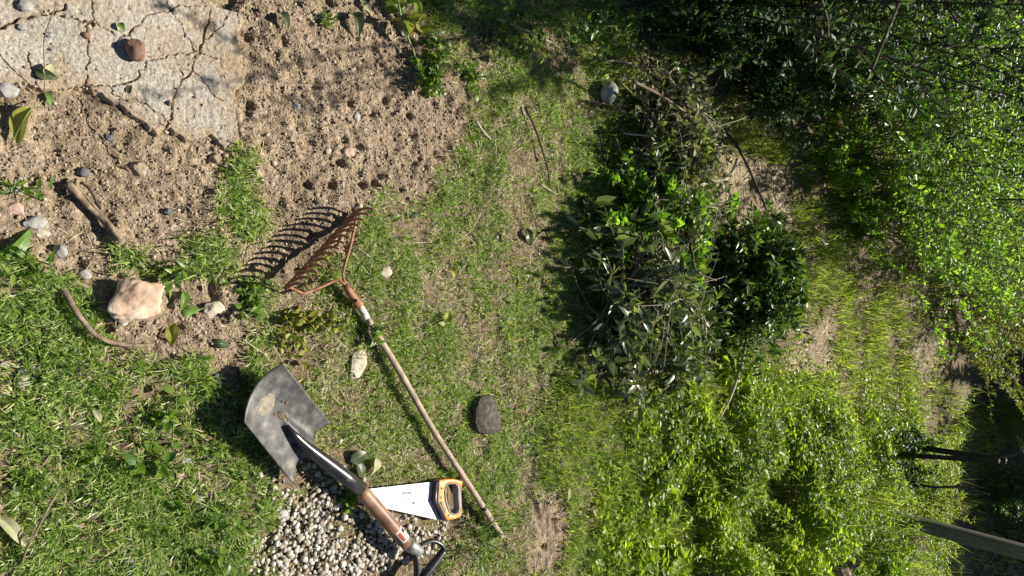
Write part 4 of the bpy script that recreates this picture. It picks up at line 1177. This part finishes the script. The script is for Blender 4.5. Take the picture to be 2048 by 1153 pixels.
loose_leaf(190, 828, .034, .013, 70, 'leaf_pale', 'narrow cream leaf standing in the left grass', .1, .3, .6, .022, 16)
loose_leaf(24, 1058, .085, .022, 55, 'leaf_pale', 'dry strap shaped leaf folded at the lower left', .2, .8, .1, .02, 17)
loose_leaf(712, 912, .050, .034, 340, 'leaf_dark', 'dull brown green leaf lying above the shovel shaft', .1, .2, .1, .016, 18)
loose_leaf(744, 930, .046, .034, 100, 'leaf_pale', 'broad cream leaf lying beside the shovel shaft', .3, .3, .2, .020, 19)
loose_leaf(716, 940, .050, .030, 60, 'leaf_dark', 'dark lower leaf between the cream leaf and the shaft', .2, .3, .1, .016, 20)
loose_leaf(900, 546, .030, .018, 70, 'leaf_yellow', 'yellow green curled leaf in the middle of the grass', .4, .5, .5, .018, 21)
loose_leaf(888, 634, .034, .026, 280, 'leaf_yellow', 'crumpled yellow leaf in the grass below the middle one', .5, .5, .4, .018, 22)
loose_leaf(878, 648, .026, .014, 200, 'leaf_pale', 'small cream leaf touching the crumpled yellow leaf', .3, .5, .4, .016, 23)
loose_leaf(786, 438, .034, .012, 320, 'leaf_green', 'thin green leaf beside the cut stem near the rake tips', .3, .6, .5, .018, 24)
loose_leaf(768, 443, .018, .009, 85, 'leaf_pale', 'stubby pale chip of stem near the rake tips', .1, .4, .2, .012, 25)
loose_leaf(824, 432, .024, .016, 30, 'leaf_dark', 'small dark leaf on the grass right of the rake', .2, .4, .3, .014, 26)
loose_leaf(1053, 475, .060, .026, 70, 'leaf_dark', 'dark green pointed leaf flat on the grass by the heap', .3, .3, .1, .014, 27)
loose_leaf(993, 475, .034, .014, 80, 'leaf_dark', 'small dark sliver of leaf in the middle grass', .2, .4, .2, .012, 28)
loose_leaf(1028, 566, .038, .012, 100, 'leaf_brown', 'brown sliver of leaf in the grass in front of the heap', .2, .5, .3, .012, 29)
loose_leaf(1214, 866, .060, .020, 80, 'leaf_dark', 'dark oval leaf lying in grass below the heap', .1, .2, .2, .022, 30)
loose_leaf(1466, 936, .060, .022, 55, 'leaf_pale', 'white glinting leaf lying on the green weeds', .1, .3, .1, .16, 31)
loose_leaf(1632, 487, .075, .026, 5, 'leaf_dark', 'single dark leaf on the grass behind the heap', .1, .2, .3, .05, 32)
loose_leaf(1126, 985, .040, .016, 100, 'leaf_pale', 'pale leaf in the grass left of the lower light leaf by the bare patch', .2, .3, .2, .03, 33)
loose_leaf(1180, 1024, .050, .018, 60, 'leaf_pale', 'light leaf in the grass further right near the bare patch', .2, .3, .2, .03, 34)

# ------------------------------------------------------------------ small plants
def plant(name, px, py, R, H, leafL, n_sh, n_leaf, material, label, seed, ratio=.4, stem='green_stem', lean=1.1, cat='weed', tilt=None, group=None):
    rg = np.random.default_rng(seed)
    b = gp(px, py); t = thing(name, b, label, cat, group)
    st, lf = MB(), MB()
    for i in range(n_sh):
        hd = rg.uniform(0, 2 * PI) if tilt is None else math.radians(90 - tilt) + rg.normal(0, .5)
        P = shoot(rg, b + np.array([rg.normal(0, .15 * R), rg.normal(0, .15 * R), 0]), hd, rg.uniform(.1, lean), math.hypot(R, H) * rg.uniform(.6, 1.1), rg.uniform(0, .7), 7)
        st.tube(P, np.linspace(.0018, .0007, 7), 5, False)
        leaves_on(lf, rg, P, n_leaf // n_sh, leafL, ratio, .15, hi=True, curl=.25)
    st.build('stem', M[stem], t, True); lf.build('leaves', M[material], t); return t
plant('weed', 852, 158, .05, .07, .022, 22, 420, 'weed', 'bright bushy weed clump at the edge of the bare soil', 1, .35)
plant('weed', 860, 92, .04, .05, .018, 8, 60, 'weed', 'small light green weed beside the broken stalk', 2, .7)
plant('weed', 800, 42, .06, .07, .045, 6, 26, 'bush_yellow', 'yellow green leafy weed under the broken stalk', 3, .45)
plant('weed', 795, 5, .05, .06, .06, 4, 10, 'weed', 'broad leaved weed at the very top edge', 4, .5)
plant('weed', 560, 645, .11, .05, .016, 9, 150, 'bush_yellow', 'spreading yellow green seedling between rake bow and shovel', 5, .75, 'twig', 1.35, tilt=10)
plant('weed', 620, 640, .08, .05, .014, 7, 110, 'bush_yellow', 'second yellowish seedling close to the rake socket', 6, .8, 'twig', 1.3, tilt=0)
plant('weed', 730, 650, .05, .05, .022, 6, 40, 'weed', 'green seedling overlapping the white part of the rake handle', 7, .5, 'twig', 1.2, tilt=60)
plant('weed', 505, 600, .05, .05, .020, 8, 60, 'weed', 'leafy weed in the tip of the rake shadow', 8, .6)
plant('weed', 345, 565, .05, .05, .028, 7, 44, 'weed', 'grey green weed touching the right side of the sandstone rock', 9, .4)
plant('weed', 338, 830, .05, .05, .026, 7, 50, 'weed', 'broad leaved weed at the edge of the shovel shadow', 10, .5)
plant('weed', 290, 925, .05, .05, .028, 8, 46, 'weed', 'largest broad leaved weed in the left grass', 11, .55)
plant('weed', 435, 1040, .05, .05, .024, 7, 44, 'weed', 'leafy weed in grass just left of the gravel', 12, .5)
plant('weed', 400, 1110, .05, .06, .026, 8, 56, 'weed', 'tall leafy weed near the bottom left of the gravel', 13, .45)
for k, (px_, py_) in enumerate([(60, 640), (120, 720), (180, 900), (90, 880), (240, 1010), (330, 1060), (150, 1080), (420, 900), (60, 960), (300, 830), (215, 790), (350, 1000), (480, 960), (30, 850)]):
    plant('weed', px_, py_, .030, .022, .013 + .003 * (k % 3), 7, 44, 'weed' if k % 3 else 'bush_lit', 'small leafy weed clump scattered in the grass at the lower left', 120 + k, .28 + .1 * (k % 3), group='weed clumps in the lower left grass')
plant('weed', 28, 372, .03, .04, .026, 5, 24, 'weed', 'small grey green weed at the left edge over a flat stone', 14, .3)
plant('weed', 66, 520, .04, .04, .024, 6, 40, 'weed', 'low weed beside the folded green leaf at the left', 15, .3)
plant('weed', 690, 1000, .04, .03, .018, 6, 50, 'weed', 'small green weed between shovel socket and gravel', 16, .6)
plant('weed', 655, 45, .03, .02, .012, 6, 40, 'weed', 'tiny weed next to the large dark curled leaf', 17, .5)
plant('weed', 1000, 70, .12, .10, .024, 10, 150, 'weed', 'sprawling weed in the shade at the top', 18, .45, 'twig', 1.2)
plant('weed', 1060, 40, .18, .16, .018, 9, 200, 'weed', 'light spray of small leaves reaching over the top shade', 19, .5, 'twig', 1.2, tilt=0)
plant('weed', 930, 150, .06, .05, .018, 8, 80, 'weed', 'small weed in shade right of the bright clump', 20, .5)
plant('weed', 960, 1080, .10, .11, .035, 14, 130, 'weed', 'grassy weed clump at the end of the rake handle', 21, .12)
plant('weed', 1180, 60, .16, .14, .03, 12, 200, 'bush', 'dark weed in front of the shaded bush', 22, .45)
plant('weed', 1300, 60, .18, .16, .03, 14, 260, 'bush', 'leafy dark weed at the foot of the glossy bush', 23, .5)

shrub('shrub', 1375, 60, .30, .28, .030, 26, 2600, 'bush_dark', 'low dark bush on the shaded ground behind the upper end of the heap', seed=31)
shrub('shrub', 1470, 150, .34, .34, .028, 28, 3600, 'bush_dark', 'low dark leafy bush in deep shade beyond the dark pole', seed=32)
shrub('shrub', 1330, -40, .40, .40, .034, 26, 3000, 'bush_dark', 'dark bush at the top edge in front of the tallest glossy bush', seed=33)
# ------------------------------------------------------------------ heap of cut branches
HC = [(-.02, 2.00, .20, .18, .17), (-.05, 2.86, .27, .27, .20), (-.52, 2.24, .19, .22, .18), (-.26, 2.22, .21, .15, .20), (.14, 2.25, .15, .14, .16)]
def heap(x, y):
    return np.max([h_ * np.exp(-((x - cx) / sx_) ** 2 - ((y - cy) / sy_) ** 2) for cx, cy, h_, sx_, sy_ in HC], axis=0)
def branch(cx, cy, sx_, sy_, L, nleaf, leafL, ratio, material, stem, label, group, seed, hi=False, head=None, side=4, r0=.004, lift=(.35, 1.05), curl=.2):
    rg = np.random.default_rng(seed)
    x0, y0 = cx + rg.normal(0, sx_ * .5), cy + rg.normal(0, sy_ * .5)
    hd = rg.uniform(0, 2 * PI) if head is None else head + rg.normal(0, .45)
    k = 9; f_ = rg.uniform(*lift)
    t = np.linspace(-.5, .5, k); bend = rg.normal(0, .5)
    X = x0 + L * t * math.cos(hd) - bend * L * t * t * math.sin(hd); Y_ = y0 + L * t * math.sin(hd) + bend * L * t * t * math.cos(hd)
    Zp = gz(X, Y_) + heap(X, Y_) * f_ + .012 + np.abs(rg.normal(0, .01, k))
    P = np.stack([X, Y_, Zp], -1)
    P[-2:, 2] += rg.uniform(0, .05) * np.array([.4, 1])
    tg = thing('cut_branch', P[0], label, 'branch', group)
    st, lf = MB(), MB()
    st.tube(P, np.linspace(r0, r0 * .35, k), 6)
    for j in range(side):
        q, d = along(P, np.array([rg.uniform(.1, .85)]))
        h2 = hd + rg.choice([-1, 1]) * rg.uniform(.4, 1.1)
        S = shoot(rg, q[0], h2, rg.uniform(.7, 1.5), L * rg.uniform(.2, .45), rg.uniform(0, .8), 6)
        S[:, 2] = np.maximum(S[:, 2], gz(S[:, 0], S[:, 1]) + .01)
        st.tube(S, np.linspace(r0 * .5, r0 * .2, 6), 5, False)
        if nleaf: leaves_on(lf, rg, S, nleaf // (side + 1), leafL, ratio, .1, hi=hi, curl=curl, up=.3)
    if nleaf: leaves_on(lf, rg, P, nleaf // (side + 1) + 1, leafL, ratio, .15, hi=hi, curl=curl, up=.3)
    st.build('stem', M[stem], tg, True)
    if nleaf: lf.build('leaves', M[material], tg)
    return tg
sd_ = 200
for i in range(30):
    sd_ += 1; branch(.00, 2.03, .30, .22, .42, 44, .058, .33, 'big_leaf', 'twig', 'cut branch with large dull pointed leaves in the left part of the heap', 'large leaved branches on the left side of the heap', sd_, True, lift=(.15, 1.1))
for i in range(12):
    sd_ += 1; branch(-.26, 2.20, .18, .2, .45, 130, .034, .6, 'bright_cut_leaf', 'green_stem', 'cut branch with small bright green leaves drooping over the upper middle of the heap', 'bright small leaved branches in the heap', sd_, True, head=-PI / 2 - .3, lift=(.6, 1.1))
for i in range(40):
    sd_ += 1; branch(-.05, 2.86, .33, .25, .42, 130, .040, .38, 'cut_leaf', 'green_stem', 'cut branch with narrow green leaves in the rear mound of the heap', 'narrow leaved branches in the rear mound', sd_, True, head=-PI / 2, lift=(.2, 1.1))
for i in range(12):
    sd_ += 1; branch(.16, 2.25, .17, .24, .40, 90, .045, .35, 'dull_cut_leaf', 'green_stem', 'cut branch with mixed green leaves at the lower end of the heap', 'green branches at the lower end of the heap', sd_, True, lift=(.3, 1.1))
for i in range(34):
    sd_ += 1; branch(-.53, 2.26, .26, .24, .42, 80, .030, .45, 'wilt_leaf', 'twig', 'wilted twiggy branch with dry leaves at the upper end of the heap', 'wilted branches at the upper end of the heap', sd_, True, lift=(.3, 1.1))
for i in range(14):
    sd_ += 1; branch(-.55, 2.25, .28, .24, .40, 90, .034, .42, 'dull_cut_leaf', 'green_stem', 'half wilted branch with green leaves at the upper end of the heap', 'green branches at the upper end of the heap', sd_, True, lift=(.3, 1.1))
for i in range(16):
    sd_ += 1; branch(-.50, 2.24, .32, .28, .5, 0, .03, .4, 'wilt_leaf', 'twig_pale' if i % 3 else 'twig_dark', 'bare crooked twig tangled in the upper part of the heap', 'bare twigs tangled in the heap', sd_, side=3, r0=.0035, lift=(.7, 1.2))
for i in range(22):
    sd_ += 1; branch(-.08, 2.40, .34, .40, .50, 80, .036, .34, 'dull_cut_leaf' if i % 2 else 'cut_leaf', 'twig', 'long leafy spray lying loose across the middle of the heap', 'leafy sprays across the middle of the heap', sd_, True, lift=(.8, 1.2), r0=.003)
for i in range(14):
    sd_ += 1; branch(-.02, 2.20, .34, .30, .55, 0, .03, .4, 'wilt_leaf', 'twig_pale' if i % 3 else 'twig', 'thin bare twig crossing the middle of the heap', 'thin bare twigs crossing the middle of the heap', sd_, side=3, r0=.0028, lift=(.9, 1.3))
sd_ += 1; branch(-.25, 1.86, .02, .02, .26, 14, .10, .5, 'big_leaf', 'twig', 'branch with broad grey green leaves at the left edge of the heap', None, sd_, True, head=PI / 2, side=2, lift=(.6, .8))
stick('branch', [(1432, 326, .10), (1412, 344, .13), (1384, 364, .16), (1355, 372, .17), (1320, 380, .17)], .0085, .005, 'twig_pale', 'thick pale cut branch end on top of the heap', 'branch', 9)
stick('branch', [(1200, 180, .14), (1250, 215, .17), (1310, 262, .18), (1350, 320, .17), (1370, 380, .16)], .0055, .003, 'twig', 'long dark bent branch lying over the upper part of the heap', 'branch', 8)
stick('branch', [(1300, 470, .16), (1306, 510, .17), (1316, 545, .17), (1360, 562, .16)], .0065, .003, 'twig_dark', 'dark crooked branch in the middle of the heap', 'branch', 8)

# ------------------------------------------------------------------ fence, stakes, stump
M['post_wood'] = m_noise('grey_green_post', [(.3, (.085, .085, .065)), (.55, (.14, .14, .11)), (.8, (.21, .20, .16))], 30, .85, .5, stretch=(6, 6, 1), bdist=.002)
M['dark_metal'] = m_noise('dark_stake', [(.3, (.012, .012, .012)), (.7, (.035, .033, .03))], 40, .6, .2)
M['wire'] = m_noise('grey_wire', [(.3, (.30, .30, .29)), (.7, (.45, .45, .43))], 60, .45, 0, metal=.4)
YP = 4.55
p0, p1 = atY(1836, 1048, YP), atY(2052, 1106, YP)
dv = (p1 - p0) / (p1[2] - p0[2])
pb = p0 + dv * (-.05 - p0[2]); pt = p0 + dv * (1.35 - p0[2])
fr_ = thing('wire_fence', pb + np.array([0, 0, .05]), 'wire netting fence with a leaning grey green wooden post', 'fence')
mb = MB()
rows = []
for q in np.linspace(0, 1, 12):
    c_ = pb + (pt - pb) * q
    rows.append([c_ + np.array([a, b_, 0]) for a, b_ in ((-.036, -.030), (-.030, -.036), (.030, -.036), (.036, -.030), (.036, .030), (.030, .036), (-.030, .036), (-.036, .030), (-.036, -.030))])
mb.grid(np.array(rows)); mb.prism(np.array(rows[-1][:8]), .002)
mb.build('post', M['post_wood'], fr_)
mb = MB(); PITCH_W = .045
yf = YP + .05
for k in range(40):
    x0 = pb[0] + .06 + k * PITCH_W
    z_ = np.arange(.0, 1.15, PITCH_W * .5); zig = np.where(np.arange(len(z_)) % 2 == 0, -.5, .5) * PITCH_W * (1 if k % 2 == 0 else -1)
    mb.tube(np.stack([x0 + zig + .03 * z_, yf + .02 * np.sin(x0 * 3 + z_ * 2), z_], -1), .0011, 4, False)
mb.build('wire_netting', M['wire'], fr_)
def stake(pa, pz, Y0, w0, label):
    a, b_ = atY(*pa, Y0), atY(*pz, Y0)
    d = (b_ - a); a2 = a - d * (a[2] / max(d[2], 1e-3)) if a[2] > 0 else a
    mb = MB(); rows = []
    for q in (0, .5, 1):
        c_ = a2 + (b_ - a2) * q
        rows.append([c_ + np.array(o_) for o_ in ((-w0, 0, 0), (w0, 0, 0), (w0, .006, 0), (.004, .008, 0), (.004, .03, 0), (-.004, .03, 0), (-.004, .008, 0), (-w0, .006, 0), (-w0, 0, 0))])
    mb.grid(np.array(rows)); mb.prism(np.array(rows[-1][:8]), .002)
    o = mb.build('stake', M['dark_metal'], loc=a2); return T(o, label, 'stake')
stake((1875, 901), (2012, 922), 4.75, .017, 'taller dark metal stake standing in the weeds')
stake((1905, 917), (1998, 923), 4.68, .014, 'shorter dark metal stake leaning on the taller one')
a_, b_ = atY(1885, 972, 4.7), atY(1978, 990, 4.7)
a_ = a_ - (b_ - a_) * (a_[2] / (b_ - a_)[2])
mb = MB(); mb.tube(catm([a_, a_ + (b_ - a_) * .4 + [.02, 0, 0], a_ + (b_ - a_) * .75 - [.015, 0, 0], b_]), np.linspace(.010, .004, 25), 7)
T(mb.build('dead_stem', M['twig_dark'], smooth=True, loc=a_), 'thin dark dead stem between the stakes and the fence post', 'stem')
b = gp(1648, 1120)
st_ = thing('tree_stump', b, 'rotten brown tree stump among the weeds at the bottom right', 'stump')
ang = np.linspace(0, 2 * PI, 33); rg = np.random.default_rng(5)
rr = .095 * (1 + .10 * np.sin(ang * 3 + 1) + .05 * np.sin(ang * 7)); rr[-1] = rr[0]
rows = []
for z_, s_ in ((-.03, 1.25), (.03, 1.08), (.08, 1.0), (.13, .97)):
    rows.append(np.stack([b[0] + rr * s_ * np.cos(ang) + .02 * z_, b[1] + rr * s_ * np.sin(ang), b[2] + z_ + (.02 * np.sin(ang * 5) if z_ > .1 else 0 * ang)], -1))
mb = MB(); mb.grid(np.array(rows)); mb.build('bark', M['log'], st_)
top = [rows[-1]] + [np.stack([b[0] + rr * s_ * np.cos(ang), b[1] + rr * s_ * np.sin(ang), b[2] + .125 - .05 * (1 - s_) + .015 * np.sin(ang * 4 + s_ * 9) * s_], -1) for s_ in (.8, .5, .2, .01)]
mb = MB(); mb.grid(np.array(top)); mb.build('cut_face', M['log'], st_)

# a blue sheet at the far end, mostly hidden by bushes
q = atY(2040, 603, 7.2)
M['blue'] = m_noise('blue_plastic', [(.3, (.03, .10, .25)), (.7, (.07, .22, .45))], 20, .5, .3)
xx, yy = np.meshgrid(np.linspace(-.28, .28, 24), np.linspace(-.22, .22, 20), indexing='ij')
zz = .18 * np.exp(-(xx / .2) ** 2 - (yy / .18) ** 2) + .03 * np.sin(xx * 31 + yy * 12) * np.sin(yy * 23) + .02
mb = MB(); mb.grid(np.stack([q[0] + xx, q[1] + yy, gz(q[0] + xx, q[1] + yy) + zz], -1))
o = mb.build('tarpaulin', M['blue'], smooth=True, loc=(q[0], q[1], 0)); md = o.modifiers.new('thickness', 'SOLIDIFY'); md.thickness = .003
T(o, 'crumpled blue plastic sheet glimpsed in the far shade', 'tarpaulin')

# an unseen tree on the left, added so its limbs shade paving and grass
rg = np.random.default_rng(77)
tb = np.array([-2.40, 3.12, float(gz(-2.40, 3.12))])
t = thing('tree', tb, 'unseen tree added outside the picture whose overhanging limbs dapple the paving corner and upper grass', 'tree')
tr, lf = MB(), MB()
P = catm([tb - [0, 0, .05], tb + [.1, 0, 1.2], tb + [.25, 0, 2.2], tb + [.6, 0, 2.8], tb + [1.2, -.05, 3.05], tb + [1.9, -.1, 3.15]], 4)
tr.tube(P, np.linspace(.11, .02, len(P)), 10)
for i in range(26):
    q, d = along(P, np.array([rg.uniform(.55, 1)]))
    S = shoot(rg, q[0], rg.uniform(0, 2 * PI), rg.uniform(.6, 1.7), rg.uniform(.12, .32), rg.uniform(-.2, .5), 7)
    tr.tube(S, np.linspace(.008, .002, 7), 5, False); leaves_on(lf, rg, S, 26, .06, .5, .1)
P = catm([tb + [.2, 0, 1.9], tb + [.6, .3, 2.4], tb + [1.1, .8, 2.6], tb + [1.70, 1.0, 2.7]], 5)
tr.tube(P, np.linspace(.06, .012, len(P)), 8)
for i in range(44):
    q, d = along(P, np.array([rg.uniform(.45, 1)]))
    S = shoot(rg, q[0], rg.uniform(0, 2 * PI), rg.uniform(.7, 1.8), rg.uniform(.15, .5), rg.uniform(-.2, .5), 7)
    tr.tube(S, np.linspace(.008, .002, 7), 5, False); leaves_on(lf, rg, S, 46, .07, .5, .1)
tr.build('trunk', M['dark_bark'], t, True); lf.build('crown', M['tree_leaf'], t)
